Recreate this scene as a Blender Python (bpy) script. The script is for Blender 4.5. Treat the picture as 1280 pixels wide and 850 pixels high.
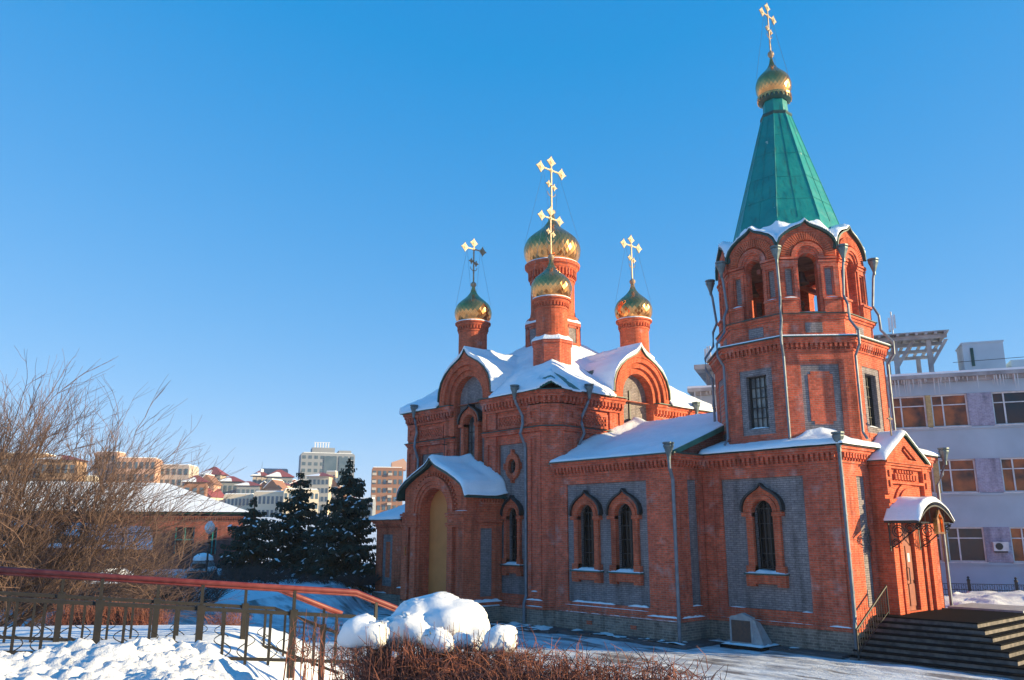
import bpy, bmesh, math, random
from mathutils import Vector, Matrix
from mathutils.geometry import tessellate_polygon
from mathutils import noise as mnoise
R = math.radians
PI = math.pi
scn = bpy.context.scene
for o in list(bpy.data.objects): bpy.data.objects.remove(o)
COL = scn.collection

# ------------------------------------------------------------------ camera, sky, sun, exposure
H = 4.0; FPX = 1024.7; YAW = 0.8497; PITCH = 0.2296
cam = bpy.data.objects.new('camera', bpy.data.cameras.new('camera')); COL.objects.link(cam)
cam.data.sensor_width = 36.0; cam.data.lens = 36.0*FPX/1280.0
cam.data.clip_start = 0.1; cam.data.clip_end = 6000
cam.location = (0, 0, H); cam.rotation_euler = (PI/2+PITCH, 0, YAW)
scn.camera = cam
SUN_AZ = R(37); SUN_EL = R(14)
world = bpy.data.worlds.new('World'); scn.world = world; world.use_nodes = True
wn = world.node_tree.nodes; wl = world.node_tree.links
bg = wn['Background']; sky = wn.new('ShaderNodeTexSky'); sky.sky_type = 'NISHITA'
sky.sun_disc = False; sky.sun_elevation = SUN_EL; sky.sun_rotation = PI/2-SUN_AZ
sky.altitude = 100; sky.air_density = 0.6; sky.dust_density = 0.0; sky.ozone_density = 3.0
# gentler rise towards the horizon, channel by channel
sep = wn.new('ShaderNodeSeparateColor'); cmb = wn.new('ShaderNodeCombineColor'); wl.new(sky.outputs[0], sep.inputs[0])
for i, (mid, gm, gain) in enumerate(((0.66, 0.85, 0.86), (1.38, 0.52, 0.94), (2.89, 0.28, 0.95))):
    src = sep.outputs[i]
    if i == 0:      # a little less red everywhere
        sb = wn.new('ShaderNodeMath'); sb.operation = 'SUBTRACT'; wl.new(src, sb.inputs[0]); sb.inputs[1].default_value = 0.35
        mxn = wn.new('ShaderNodeMath'); mxn.operation = 'MAXIMUM'; wl.new(sb.outputs[0], mxn.inputs[0]); mxn.inputs[1].default_value = 0.02; src = mxn.outputs[0]
    pw = wn.new('ShaderNodeMath'); pw.operation = 'POWER'; wl.new(src, pw.inputs[0]); pw.inputs[1].default_value = gm
    ml = wn.new('ShaderNodeMath'); ml.operation = 'MULTIPLY'; wl.new(pw.outputs[0], ml.inputs[0]); ml.inputs[1].default_value = gain*mid**(1-gm)
    wl.new(ml.outputs[0], cmb.inputs[i])
wl.new(cmb.outputs[0], bg.inputs['Color'])
bg.inputs['Strength'].default_value = 0.13
sl = bpy.data.lights.new('sun', 'SUN'); sl.energy = 4.1; sl.angle = R(0.6); sl.color = (1.0, 0.80, 0.44)
sun = bpy.data.objects.new('sun', sl); COL.objects.link(sun)
sd = Vector((math.cos(SUN_AZ)*math.cos(SUN_EL), math.sin(SUN_AZ)*math.cos(SUN_EL), math.sin(SUN_EL)))
sun.rotation_euler = sd.to_track_quat('Z', 'Y').to_euler(); sun.location = (20, 0, 40)
scn.view_settings.view_transform = 'Standard'; scn.view_settings.look = 'None'
scn.view_settings.exposure = 1.28; scn.view_settings.gamma = 1.0

FH = Vector((-math.sin(YAW), math.cos(YAW), 0)); RT = Vector((math.cos(YAW), math.sin(YAW), 0))
FW = FH*math.cos(PITCH)+Vector((0, 0, math.sin(PITCH))); UP = RT.cross(FW)
def at(px, py, d):
    """a point of the place, d metres away from the viewpoint, in the direction measured on the photograph"""
    r = FW+RT*((px-640)/FPX)-UP*((py-425)/FPX)
    return Vector((0, 0, H))+r*(d/(r.dot(FH)))

# ------------------------------------------------------------------ materials
def newmat(name):
    m = bpy.data.materials.new(name); m.use_nodes = True
    return m, m.node_tree.nodes, m.node_tree.links, m.node_tree.nodes['Principled BSDF']
def rgb(c): return (c[0], c[1], c[2], 1)
def pos(n): return n.new('ShaderNodeNewGeometry').outputs['Position']
def noise_mix(n, l, c1, c2, scale, vec=None, lo=0.35, hi=0.65, detail=4):
    t = n.new('ShaderNodeTexNoise'); t.inputs['Scale'].default_value = scale; t.inputs['Detail'].default_value = detail
    l.new(vec if vec else pos(n), t.inputs['Vector'])
    mr = n.new('ShaderNodeMapRange'); mr.inputs[1].default_value = lo; mr.inputs[2].default_value = hi
    l.new(t.outputs['Fac'], mr.inputs[0])
    mx = n.new('ShaderNodeMix'); mx.data_type = 'RGBA'; l.new(mr.outputs[0], mx.inputs['Factor'])
    for i, c in ((6, c1), (7, c2)):
        if isinstance(c, tuple): mx.inputs[i].default_value = rgb(c)
        else: l.new(c, mx.inputs[i])
    return mx.outputs[2], t
def bump(n, l, p, h, strength=0.3, dist=0.02):
    b = n.new('ShaderNodeBump'); b.inputs['Strength'].default_value = strength; b.inputs['Distance'].default_value = dist
    l.new(h, b.inputs['Height']); l.new(b.outputs[0], p.inputs['Normal'])
def plain(name, c, c2=None, rough=0.7, metal=0.0, scale=3.0, bs=0.0, bscale=40, lo=.35, hi=.65, spec=None):
    m, n, l, p = newmat(name)
    p.inputs['Roughness'].default_value = rough; p.inputs['Metallic'].default_value = metal
    if spec is not None: p.inputs['Specular IOR Level'].default_value = spec
    if c2 is None: c2 = tuple(v*0.75 for v in c)
    o, t = noise_mix(n, l, c, c2, scale, lo=lo, hi=hi); l.new(o, p.inputs['Base Color'])
    if bs:
        t2 = n.new('ShaderNodeTexNoise'); t2.inputs['Scale'].default_value = bscale; t2.inputs['Detail'].default_value = 6
        l.new(pos(n), t2.inputs['Vector']); bump(n, l, p, t2.outputs['Fac'], bs, 0.03)
    return m
def brick(name, c1, c2, mortar, bw=0.26, bh=0.077, ms=0.012, stain=(0.25, 0.1, 0.08), stain_amt=0.5, lime=0.0, bs=0.6):
    m, n, l, p = newmat(name); p.inputs['Roughness'].default_value = 0.9; p.inputs['Specular IOR Level'].default_value = 0.2
    P = pos(n); sx = n.new('ShaderNodeSeparateXYZ'); l.new(P, sx.inputs[0])
    ad = n.new('ShaderNodeMath'); ad.operation = 'ADD'; l.new(sx.outputs[0], ad.inputs[0]); l.new(sx.outputs[1], ad.inputs[1])
    cb = n.new('ShaderNodeCombineXYZ'); l.new(ad.outputs[0], cb.inputs[0]); l.new(sx.outputs[2], cb.inputs[1])
    b = n.new('ShaderNodeTexBrick'); l.new(cb.outputs[0], b.inputs['Vector']); b.inputs['Scale'].default_value = 1
    b.inputs['Brick Width'].default_value = bw; b.inputs['Row Height'].default_value = bh
    b.inputs['Mortar Size'].default_value = ms; b.inputs['Mortar Smooth'].default_value = 0.3; b.inputs['Bias'].default_value = 0.0
    b.inputs['Color1'].default_value = rgb(c1); b.inputs['Color2'].default_value = rgb(c2); b.inputs['Mortar'].default_value = rgb(mortar)
    o, t = noise_mix(n, l, b.outputs['Color'], stain, 0.9, lo=0.52, hi=0.52+0.5/max(stain_amt, .01)*0.5, detail=7)
    if lime:
        o, t = noise_mix(n, l, o, (0.42, 0.38, 0.37), 1.6, lo=0.66-lime*0.1, hi=0.98, detail=9)
    # each small run of bricks a little lighter or darker
    t3 = n.new('ShaderNodeTexNoise'); t3.inputs['Scale'].default_value = 5.5; t3.inputs['Detail'].default_value = 8; t3.inputs['Roughness'].default_value = .8; l.new(P, t3.inputs['Vector'])
    mr = n.new('ShaderNodeMapRange'); mr.inputs[1].default_value = 0.3; mr.inputs[2].default_value = 0.7; mr.inputs[3].default_value = 0.62; mr.inputs[4].default_value = 1.35
    l.new(t3.outputs['Fac'], mr.inputs[0])
    mu = n.new('ShaderNodeMix'); mu.data_type = 'RGBA'; mu.blend_type = 'MULTIPLY'; mu.inputs['Factor'].default_value = 1
    l.new(o, mu.inputs[6]); l.new(mr.outputs[0], mu.inputs[7])
    sv = n.new('ShaderNodeVectorMath'); sv.operation = 'MULTIPLY'; sv.inputs[1].default_value = (2.6, 2.6, .35); l.new(P, sv.inputs[0])
    t5 = n.new('ShaderNodeTexNoise'); t5.inputs['Scale'].default_value = 1.0; t5.inputs['Detail'].default_value = 7; l.new(sv.outputs[0], t5.inputs['Vector'])
    m5 = n.new('ShaderNodeMapRange'); m5.inputs[1].default_value = .5; m5.inputs[2].default_value = .68; m5.inputs[3].default_value = 1.06; m5.inputs[4].default_value = .66; l.new(t5.outputs['Fac'], m5.inputs[0])
    mv = n.new('ShaderNodeMix'); mv.data_type = 'RGBA'; mv.blend_type = 'MULTIPLY'; mv.inputs['Factor'].default_value = 1
    l.new(mu.outputs[2], mv.inputs[6]); l.new(m5.outputs[0], mv.inputs[7]); l.new(mv.outputs[2], p.inputs['Base Color'])
    iv = n.new('ShaderNodeMath'); iv.operation = 'SUBTRACT'; iv.inputs[0].default_value = 1; l.new(b.outputs['Fac'], iv.inputs[1])
    bump(n, l, p, iv.outputs[0], bs, 0.02)
    return m
def snowmat(name, c=(0.86, 0.88, 0.92), c2=None, scale=1.2, bs=0.5, bsc=9):
    m, n, l, p = newmat(name); p.inputs['Roughness'].default_value = 0.75; p.inputs['Specular IOR Level'].default_value = 0.25
    o, t = noise_mix(n, l, c, c2 or tuple(v*0.93 for v in c), scale); l.new(o, p.inputs['Base Color'])
    t2 = n.new('ShaderNodeTexNoise'); t2.inputs['Scale'].default_value = bsc; t2.inputs['Detail'].default_value = 8; t2.inputs['Roughness'].default_value = 0.65
    l.new(pos(n), t2.inputs['Vector']); bump(n, l, p, t2.outputs['Fac'], bs, 0.06)
    return m
M = {}
M['brick'] = brick('red_brick', (0.70, 0.125, 0.062), (0.45, 0.08, 0.042), (0.44, 0.19, 0.13), stain=(0.24, 0.055, 0.045), stain_amt=0.5, lime=0.85)
M['brick_clean'] = brick('red_brick_trim', (0.62, 0.115, 0.05), (0.46, 0.08, 0.038), (0.46, 0.18, 0.11), stain=(0.30, 0.07, 0.05), stain_amt=0.4, lime=0.2)
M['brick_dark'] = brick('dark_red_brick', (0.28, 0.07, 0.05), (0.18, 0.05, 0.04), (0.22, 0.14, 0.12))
M['grey'] = brick('grey_brick', (0.28, 0.24, 0.24), (0.22, 0.19, 0.20), (0.15, 0.13, 0.13), stain=(0.20, 0.17, 0.17), stain_amt=0.4)
M['plinth'] = brick('plinth_stone', (0.28, 0.21, 0.17), (0.17, 0.13, 0.11), (0.34, 0.28, 0.23), bw=0.3, bh=0.09, stain=(0.07, 0.06, 0.06), stain_amt=0.6)
M['snow'] = snowmat('snow')
M['snow_ground'] = snowmat('packed_snow', (0.84, 0.86, 0.90), (0.68, 0.71, 0.77), scale=0.35, bs=0.7, bsc=2.5)
M['snow_heap'] = snowmat('piled_snow', (0.78, 0.77, 0.78), (0.70, 0.69, 0.71), scale=2.0, bs=.6, bsc=14)
M['spire'] = plain('green_spire_paint', (0.002, 0.185, 0.18), (0.012, 0.24, 0.215), rough=0.45, scale=1.5, lo=.4, hi=.7)
def spire_mat():
    m, n, l, p = newmat('green_spire_paint'); p.inputs['Roughness'].default_value = .42; p.inputs['Specular IOR Level'].default_value = .35
    o, t = noise_mix(n, l, (0.002, 0.185, 0.18), (0.012, 0.25, 0.22), 1.1, lo=.35, hi=.7, detail=6)
    sc = n.new('ShaderNodeVectorMath'); sc.operation = 'MULTIPLY'; sc.inputs[1].default_value = (6, 6, .7); l.new(pos(n), sc.inputs[0])
    o2, t2 = noise_mix(n, l, o, (0.02, 0.10, 0.09), 1.0, vec=sc.outputs[0], lo=.56, hi=.8, detail=5)
    o3, t3 = noise_mix(n, l, o2, (0.42, 0.50, 0.44), 3.2, lo=.70, hi=.73, detail=8); l.new(o3, p.inputs['Base Color'])
    t4 = n.new('ShaderNodeTexNoise'); t4.inputs['Scale'].default_value = 1.8; t4.inputs['Detail'].default_value = 3; l.new(pos(n), t4.inputs['Vector']); bump(n, l, p, t4.outputs['Fac'], .5, .12)
    return m
M['spire'] = spire_mat()
M['snow_lump'] = snowmat('soft_snow', (0.80, 0.80, 0.82), scale=2.0, bs=.18, bsc=6)
M['green'] = plain('green_roof_metal', (0.02, 0.12, 0.09), (0.035, 0.17, 0.13), rough=0.45)
M['edge'] = plain('dark_green_flashing', (0.012, 0.05, 0.045), (0.02, 0.075, 0.065), rough=0.5)
M['gold'] = plain('gilded_dome', (0.92, 0.43, 0.15), (0.62, 0.28, 0.10), rough=0.19, metal=0.94, scale=2.2)
M['hood'] = plain('black_window_hood', (0.012, 0.014, 0.016), (0.03, 0.032, 0.035), rough=0.5)
M['cross'] = plain('gilded_cross', (0.40, 0.31, 0.23), (0.30, 0.19, 0.10), rough=0.55, metal=0.3, scale=9)
M['zinc'] = plain('zinc_pipe', (0.20, 0.22, 0.25), (0.13, 0.15, 0.18), rough=0.5, metal=0.4, scale=4)
M['zincdark'] = plain('weathered_zinc', (0.16, 0.20, 0.21), (0.09, 0.12, 0.13), rough=0.5, metal=0.4, scale=6)
M['iron'] = plain('black_iron', (0.018, 0.018, 0.02), (0.03, 0.028, 0.028), rough=0.5, scale=8)
m, n, l, p = newmat('dark_glass'); p.inputs['Base Color'].default_value = (0.006, 0.007, 0.009, 1); p.inputs['Roughness'].default_value = 0.15; p.inputs['Specular IOR Level'].default_value = 0.22; M['glass'] = m
M['paleglass'] = plain('curtained_glass', (0.30, 0.31, 0.30), (0.09, 0.10, 0.12), rough=0.22, scale=2.5)
m, n, l, p = newmat('window_glass_building'); p.inputs['Roughness'].default_value = 0.08; p.inputs['Specular IOR Level'].default_value = 0.45
o, t = noise_mix(n, l, (0.02, 0.022, 0.03), (0.09, 0.035, 0.02), 0.7); l.new(o, p.inputs['Base Color']); M['bglass'] = m
m, n, l, p = newmat('amber_reflection_glass'); p.inputs['Roughness'].default_value = 0.12; p.inputs['Specular IOR Level'].default_value = 0.4
o, t = noise_mix(n, l, (0.45, 0.13, 0.03), (0.05, 0.022, 0.015), 1.1); l.new(o, p.inputs['Base Color']); M['aglass'] = m  # curtain tone, with orange reflections put into the pane colour
M['ochre'] = plain('ochre_boarding', (0.66, 0.23, 0.06), (0.56, 0.19, 0.05), rough=0.7, scale=1.3)
M['door'] = plain('brown_red_door', (0.30, 0.075, 0.035), (0.22, 0.05, 0.03), rough=0.5, scale=5)
M['granite'] = plain('dark_granite', (0.007, 0.007, 0.008), (0.016, 0.015, 0.016), rough=0.8, spec=.03, scale=14, lo=.3, hi=.8)
M['riser'] = plain('granite_riser', (0.19, 0.16, 0.15), (0.07, 0.06, 0.06), rough=0.7, scale=3.5)
M['greystone'] = plain('grey_stone', (0.36, 0.35, 0.35), (0.27, 0.26, 0.27), rough=0.8, scale=5, bs=.3)
M['bronze'] = plain('brown_plaque', (0.10, 0.05, 0.035), (0.06, 0.035, 0.03), rough=0.5, scale=9)
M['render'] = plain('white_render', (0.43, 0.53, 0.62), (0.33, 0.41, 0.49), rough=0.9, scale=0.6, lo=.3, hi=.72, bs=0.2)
M['concrete'] = plain('old_concrete', (0.42, 0.41, 0.42), (0.24, 0.23, 0.24), rough=0.9, scale=1.2, bs=0.3)
M['lilac'] = brick('lilac_brick', (0.36, 0.34, 0.46), (0.29, 0.28, 0.39), (0.42, 0.42, 0.48), stain=(0.28, 0.27, 0.36))
M['yellow'] = brick('yellow_brick', (0.52, 0.36, 0.14), (0.44, 0.30, 0.12), (0.5, 0.4, 0.25), stain=(0.4, 0.27, 0.12))
M['white'] = plain('white_frame', (0.72, 0.72, 0.74), rough=0.5)
M['redrail'] = plain('red_handrail', (0.15, 0.018, 0.014), (0.22, 0.045, 0.035), rough=0.5, scale=9)
M['brownrail'] = plain('brown_steel', (0.009, 0.008, 0.008), (0.018, 0.014, 0.012), rough=0.55, scale=12, metal=.2)
M['bark'] = plain('brown_bark', (0.12, 0.07, 0.045), (0.07, 0.045, 0.035), rough=0.9, scale=12)
M['twig'] = plain('willow_twig', (0.15, 0.085, 0.062), (0.085, 0.052, 0.042), rough=0.8, scale=1.5)
M['redtwig'] = plain('red_brown_twig', (0.24, 0.075, 0.045), (0.12, 0.045, 0.03), rough=0.8, scale=4)
M['darktwig'] = plain('dark_twig', (0.05, 0.038, 0.036), (0.08, 0.055, 0.05), rough=0.9, scale=3)
M['needle'] = plain('spruce_needles', (0.016, 0.035, 0.022), (0.03, 0.055, 0.035), rough=0.8, scale=1.8)
M['redroof'] = plain('red_roof', (0.26, 0.05, 0.055), (0.20, 0.045, 0.05), rough=0.6, scale=.2)
M['asphalt'] = plain('wet_asphalt', (0.045, 0.045, 0.05), (0.09, 0.09, 0.10), rough=0.6, scale=1.5, bs=.3)
M['globe'] = plain('milky_globe', (0.75, 0.74, 0.72), rough=0.3)
for k, c, c2 in (('c_pale', (0.50, 0.42, 0.36), (0.44, 0.37, 0.33)), ('c_sunpink', (0.52, 0.30, 0.22), (0.44, 0.26, 0.2)), ('c_grey', (0.25, 0.27, 0.31), (0.2, 0.22, 0.26)),
                 ('c_brick', (0.30, 0.14, 0.09), (0.25, 0.12, 0.08)), ('c_cream', (0.62, 0.52, 0.40), (0.55, 0.46, 0.36)), ('c_sunorange', (0.46, 0.28, 0.16), (0.36, 0.22, 0.13))):
    M[k] = plain(k[2:]+'_facade', c, c2, rough=0.9, scale=0.05)  # the pink and orange facades carry warm sunlight in their colour
M['c_glass'] = plain('far_glass', (0.05, 0.09, 0.13), (0.08, 0.12, 0.16), rough=0.15, scale=.3)
# church ground: trodden snow with bare wet patches
m, n, l, p = newmat('trodden_snow'); p.inputs['Roughness'].default_value = 0.7
sx = n.new('ShaderNodeVectorMath'); sx.operation = 'MULTIPLY'; sx.inputs[1].default_value = (0.5, 1.6, 1); l.new(pos(n), sx.inputs[0])
o1, t1 = noise_mix(n, l, (0.76, 0.78, 0.82), (0.42, 0.43, 0.47), 1.3, vec=sx.outputs[0], lo=.42, hi=.6, detail=10)
o2, t2 = noise_mix(n, l, o1, (0.20, 0.18, 0.18), 0.8, vec=sx.outputs[0], lo=0.53, hi=0.62, detail=10)
l.new(o2, p.inputs['Base Color'])
tv = n.new('ShaderNodeTexNoise'); tv.inputs['Scale'].default_value = 3.1; tv.inputs['Detail'].default_value = 9; tv.inputs['Roughness'].default_value = .7; tv.inputs['Distortion'].default_value = .6; l.new(pos(n), tv.inputs['Vector'])
av = n.new('ShaderNodeMath'); av.operation = 'ADD'; l.new(tv.outputs['Fac'], av.inputs[0]); l.new(t1.outputs['Fac'], av.inputs[1]); bump(n, l, p, av.outputs[0], 0.8, 0.1); M['trodden'] = m

# ------------------------------------------------------------------ mesh builder
class Fr:
    """a wall frame: s runs along the wall, z up, d out of the wall"""
    def __init__(s, o, u, n): s.o = Vector((o[0], o[1], 0)); s.u = Vector((u[0], u[1], 0)).normalized(); s.n = Vector((n[0], n[1], 0)).normalized()
    def p(s, a, z, d=0.0): v = s.o+s.u*a+s.n*d; return (v.x, v.y, z)
class MB:
    def __init__(s): s.v = []; s.f = []
    def add(s, pts): k = len(s.v); s.v.extend([tuple(q) for q in pts]); return k
    def face(s, *ids): s.f.append(tuple(ids))
    def quad(s, a, b, c, d): k = s.add((a, b, c, d)); s.f.append((k, k+1, k+2, k+3))
    def hexa(s, P):
        k = s.add(P)
        for q in ((0, 3, 2, 1), (4, 5, 6, 7), (0, 1, 5, 4), (1, 2, 6, 5), (2, 3, 7, 6), (3, 0, 4, 7)): s.f.append(tuple(k+i for i in q))
        return s
    def box(s, x0, x1, y0, y1, z0, z1):
        return s.hexa([(x0, y0, z0), (x1, y0, z0), (x1, y1, z0), (x0, y1, z0), (x0, y0, z1), (x1, y0, z1), (x1, y1, z1), (x0, y1, z1)])
    def fbox(s, fr, a0, a1, z0, z1, d0, d1):
        return s.hexa([fr.p(a0, z0, d1), fr.p(a1, z0, d1), fr.p(a1, z0, d0), fr.p(a0, z0, d0), fr.p(a0, z1, d1), fr.p(a1, z1, d1), fr.p(a1, z1, d0), fr.p(a0, z1, d0)])
    def slab(s, fr, outer, holes, d0, d1, back=True):
        loops = [outer]+list(holes)
        L = [[Vector((a, z, 0)) for a, z in lp] for lp in loops]
        flat = [q for lp in loops for q in lp]
        tris = tessellate_polygon(L)
        for d in ((d1, d0) if back else (d1,)):
            k = s.add([fr.p(a, z, d) for a, z in flat])
            for t in tris: s.f.append((k+t[0], k+t[1], k+t[2]))
        for lp in loops:
            n = len(lp); k = s.add([fr.p(a, z, d1) for a, z in lp]+[fr.p(a, z, d0) for a, z in lp])
            for i in range(n):
                j = (i+1) % n; s.f.append((k+i, k+j, k+n+j, k+n+i))
        return s
    def band(s, fr, inn, out, d0, d1):
        """a strip between two open curves of equal count, from depth d0 to d1"""
        n = len(inn); k = s.add([fr.p(a, z, d1) for a, z in inn]+[fr.p(a, z, d1) for a, z in out]+[fr.p(a, z, d0) for a, z in inn]+[fr.p(a, z, d0) for a, z in out])
        for i in range(n-1):
            s.f.append((k+i, k+i+1, k+n+i+1, k+n+i)); s.f.append((k+i, k+i+1, k+2*n+i+1, k+2*n+i)); s.f.append((k+n+i, k+n+i+1, k+3*n+i+1, k+3*n+i))
            s.f.append((k+2*n+i, k+2*n+i+1, k+3*n+i+1, k+3*n+i))
        for i in (0, n-1): s.f.append((k+i, k+n+i, k+3*n+i, k+2*n+i))
        return s
    def sweep(s, path, prof, closed=False):
        """extrude a (d,z) profile along a plan path; d grows to the right-hand side of the travel direction"""
        n = len(path); P = [Vector((a, b)) for a, b in path]; dirs = []
        for i in range(n if closed else n-1): dirs.append((P[(i+1) % n]-P[i]).normalized())
        rings = []
        for i in range(n):
            if closed: a, b = dirs[i-1], dirs[i]
            else: a, b = dirs[max(i-1, 0)], dirs[min(i, n-2)]
            na = Vector((a.y, -a.x)); nb = Vector((b.y, -b.x)); m = (na+nb); m = m.normalized(); m = m/max(m.dot(na), .3)
            rings.append([(P[i].x+m.x*d, P[i].y+m.y*d, z) for d, z in prof])
        k = s.add([q for r in rings for q in r]); c = len(prof)
        for i in range(n if closed else n-1):
            j = (i+1) % n
            for q in range(c):
                w = (q+1) % c; s.f.append((k+i*c+q, k+j*c+q, k+j*c+w, k+i*c+w))
        if not closed: s.f.append(tuple(k+q for q in range(c))); s.f.append(tuple(k+(n-1)*c+q for q in range(c)))
        return s
    def prism(s, poly, z0, z1):
        n = len(poly); k = s.add([(a, b, z0) for a, b in poly]+[(a, b, z1) for a, b in poly])
        for i in range(n): j = (i+1) % n; s.f.append((k+i, k+j, k+n+j, k+n+i))
        s.f.append(tuple(k+i for i in range(n))); s.f.append(tuple(k+n+i for i in range(n)))
        return s
    def lathe(s, cx, cy, prof, n=24, ph=0.0, cap=True):
        k = s.add([(cx+r*math.cos(ph+2*PI*i/n), cy+r*math.sin(ph+2*PI*i/n), z) for r, z in prof for i in range(n)])
        for j in range(len(prof)-1):
            for i in range(n):
                q = (i+1) % n; s.f.append((k+j*n+i, k+j*n+q, k+(j+1)*n+q, k+(j+1)*n+i))
        if cap:
            s.f.append(tuple(k+i for i in range(n))); e = k+(len(prof)-1)*n; s.f.append(tuple(e+i for i in range(n)))
        return s
    def tube(s, pts, r, n=8, taper=None):
        P = [Vector(q) for q in pts]; m = len(P); k = len(s.v)
        for i in range(m):
            t = (P[min(i+1, m-1)]-P[max(i-1, 0)]).normalized()
            a = t.cross(Vector((0, 0, 1)) if abs(t.z) < .95 else Vector((1, 0, 0))).normalized(); b = t.cross(a)
            rr = r if taper is None else r+(taper-r)*i/(m-1)
            for j in range(n):
                w = 2*PI*j/n; q = P[i]+a*(rr*math.cos(w))+b*(rr*math.sin(w)); s.v.append((q.x, q.y, q.z))
        for i in range(m-1):
            for j in range(n): q = (j+1) % n; s.f.append((k+i*n+j, k+i*n+q, k+(i+1)*n+q, k+(i+1)*n+j))
        s.f.append(tuple(k+j for j in range(n))); s.f.append(tuple(k+(m-1)*n+j for j in range(n)))
        return s
    def hf(s, x0, x1, y0, y1, res, fn, skirt=0.15, inside=None):
        """height field sheet with its own thickness; fn(x,y) -> z or None"""
        nx = max(2, int(round((x1-x0)/res))+1); ny = max(2, int(round((y1-y0)/res))+1); idx = {}
        for j in range(ny):
            for i in range(nx):
                x = x0+(x1-x0)*i/(nx-1); y = y0+(y1-y0)*j/(ny-1)
                if inside and not inside(x, y): continue
                idx[i, j] = len(s.v); s.v.append((x, y, fn(x, y)))
        edges = {}
        for j in range(ny-1):
            for i in range(nx-1):
                c = [(i, j), (i+1, j), (i+1, j+1), (i, j+1)]
                if all(q in idx for q in c):
                    s.f.append(tuple(idx[q] for q in c))
                    for a in range(4):
                        e = (idx[c[a]], idx[c[(a+1) % 4]])
                        if (e[1], e[0]) in edges: del edges[(e[1], e[0])]
                        else: edges[e] = 1
        low = {}
        for a, b in edges:
            for q in (a, b):
                if q not in low: v = s.v[q]; low[q] = len(s.v); s.v.append((v[0], v[1], v[2]-skirt))
            s.f.append((a, b, low[b], low[a]))
        return s
    def build(s, name, mat, parent=None, smooth=False, recalc=True):
        me = bpy.data.meshes.new(name); off = Vector((0, 0, 0)); q = parent
        while q is not None: off += Vector(q.location); q = q.parent
        me.from_pydata([(a-off.x, b-off.y, c-off.z) for a, b, c in s.v], [], s.f)
        if recalc:
            bm = bmesh.new(); bm.from_mesh(me); bmesh.ops.recalc_face_normals(bm, faces=bm.faces); bm.to_mesh(me); bm.free()
        me.materials.append(M[mat] if isinstance(mat, str) else mat)
        if smooth: me.polygons.foreach_set('use_smooth', [True]*len(me.polygons))
        o = bpy.data.objects.new(name, me); COL.objects.link(o)
        if parent is not None: o.parent = parent
        return o
def split_build(mb, name, mat, parent, smooth=False):
    """each far-apart piece of the builder becomes a part of its own"""
    n = len(mb.v); up = list(range(n))
    def fd(a):
        while up[a] != a: up[a] = up[up[a]]; a = up[a]
        return a
    for f in mb.f:
        r = fd(f[0])
        for q in f[1:]:
            k = fd(q)
            if k != r: up[k] = r
    isl = {}
    for i in range(n): isl.setdefault(fd(i), []).append(i)
    keys = list(isl); bb = {}
    for k in keys:
        vs_ = [mb.v[i] for i in isl[k]]; bb[k] = ([min(v[a] for v in vs_) for a in range(3)], [max(v[a] for v in vs_) for a in range(3)])
    size = {k: max(bb[k][1][a]-bb[k][0][a] for a in range(3)) for k in keys}
    g2 = {k: k for k in keys}
    def fg(a):
        while g2[a] != a: g2[a] = g2[g2[a]]; a = g2[a]
        return a
    for i, a in enumerate(keys):
        for b in keys[i+1:]:
            d = math.sqrt(sum(max(0, bb[a][0][q]-bb[b][1][q], bb[b][0][q]-bb[a][1][q])**2 for q in range(3)))
            if d <= max(.02, .5*max(size[a], size[b])): g2[fg(a)] = fg(b)
    grp = {}
    for k in keys: grp.setdefault(fg(k), set()).add(k)
    root = {i: fg(fd(i)) for i in range(n)}; out = []
    for k in grp:
        m = MB(); mp = {}
        for i in range(n):
            if root[i] == k: mp[i] = len(m.v); m.v.append(mb.v[i])
        m.f = [tuple(mp[q] for q in f) for f in mb.f if root[f[0]] == k]
        out.append(m.build(name, mat, parent, smooth))
    return out
def tag(o, label=None, cat=None, group=None, kind=None):
    if label: o['label'] = label
    if cat: o['category'] = cat
    if group: o['group'] = group
    if kind: o['kind'] = kind
    return o
def thing(name, loc, label, cat, group=None):
    o = bpy.data.objects.new(name, None); COL.objects.link(o); o.location = loc; o.empty_display_size = .3
    return tag(o, label, cat, group)
def kids(o): return [c for c in bpy.data.objects if c.parent == o]
def dup(o, loc=None, parent=None, rotz=None, scale=None):
    c = o.copy(); COL.objects.link(c)
    if parent is not None: c.parent = parent
    if loc is not None: c.location = loc
    if rotz is not None: c.rotation_euler = (0, 0, rotz)
    if scale is not None: c.scale = scale
    for ch in kids(o): dup(ch, parent=c)
    return c
def nz(x, y, z=0.0, s=1.0): return mnoise.noise(Vector((x*s, y*s, z*s)))
def fbm(x, y, s=1.0, o=4): return mnoise.fractal(Vector((x*s, y*s, 3.3)), 1.0, 2.0, o)

# curves
OG = [(1.0, 0.0), (0.985, 0.22), (0.90, 0.45), (0.74, 0.64), (0.52, 0.80), (0.32, 0.90), (0.16, 0.985), (0.06, 1.08), (0.0, 1.17)]
def ogh(u, k=1.0):
    u = abs(u)
    if u >= 1: return 0.0
    for (a, b), (c, d) in zip(OG, OG[1:]):
        if c <= u <= a: return (b+(d-b)*(a-u)/(a-c))*k
    return OG[-1][1]*k
def ogee(sc, zs, r, k=1.0):
    L = [(sc-r*u, zs+r*h*k) for u, h in OG]; return L+[(sc+r*u, zs+r*h*k) for u, h in OG[-2::-1]]
def arc(sc, zs, r, n=17, k=1.0): return [(sc-r*math.cos(PI*i/(n-1)), zs+r*k*math.sin(PI*i/(n-1))) for i in range(n)]
def archhole(sc, z0, zs, r, n=15): return [(sc-r, z0)]+arc(sc, zs, r, n)+[(sc+r, z0)]
def rect(a0, a1, z0, z1): return [(a0, z0), (a0, z1), (a1, z1), (a1, z0)]

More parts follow.
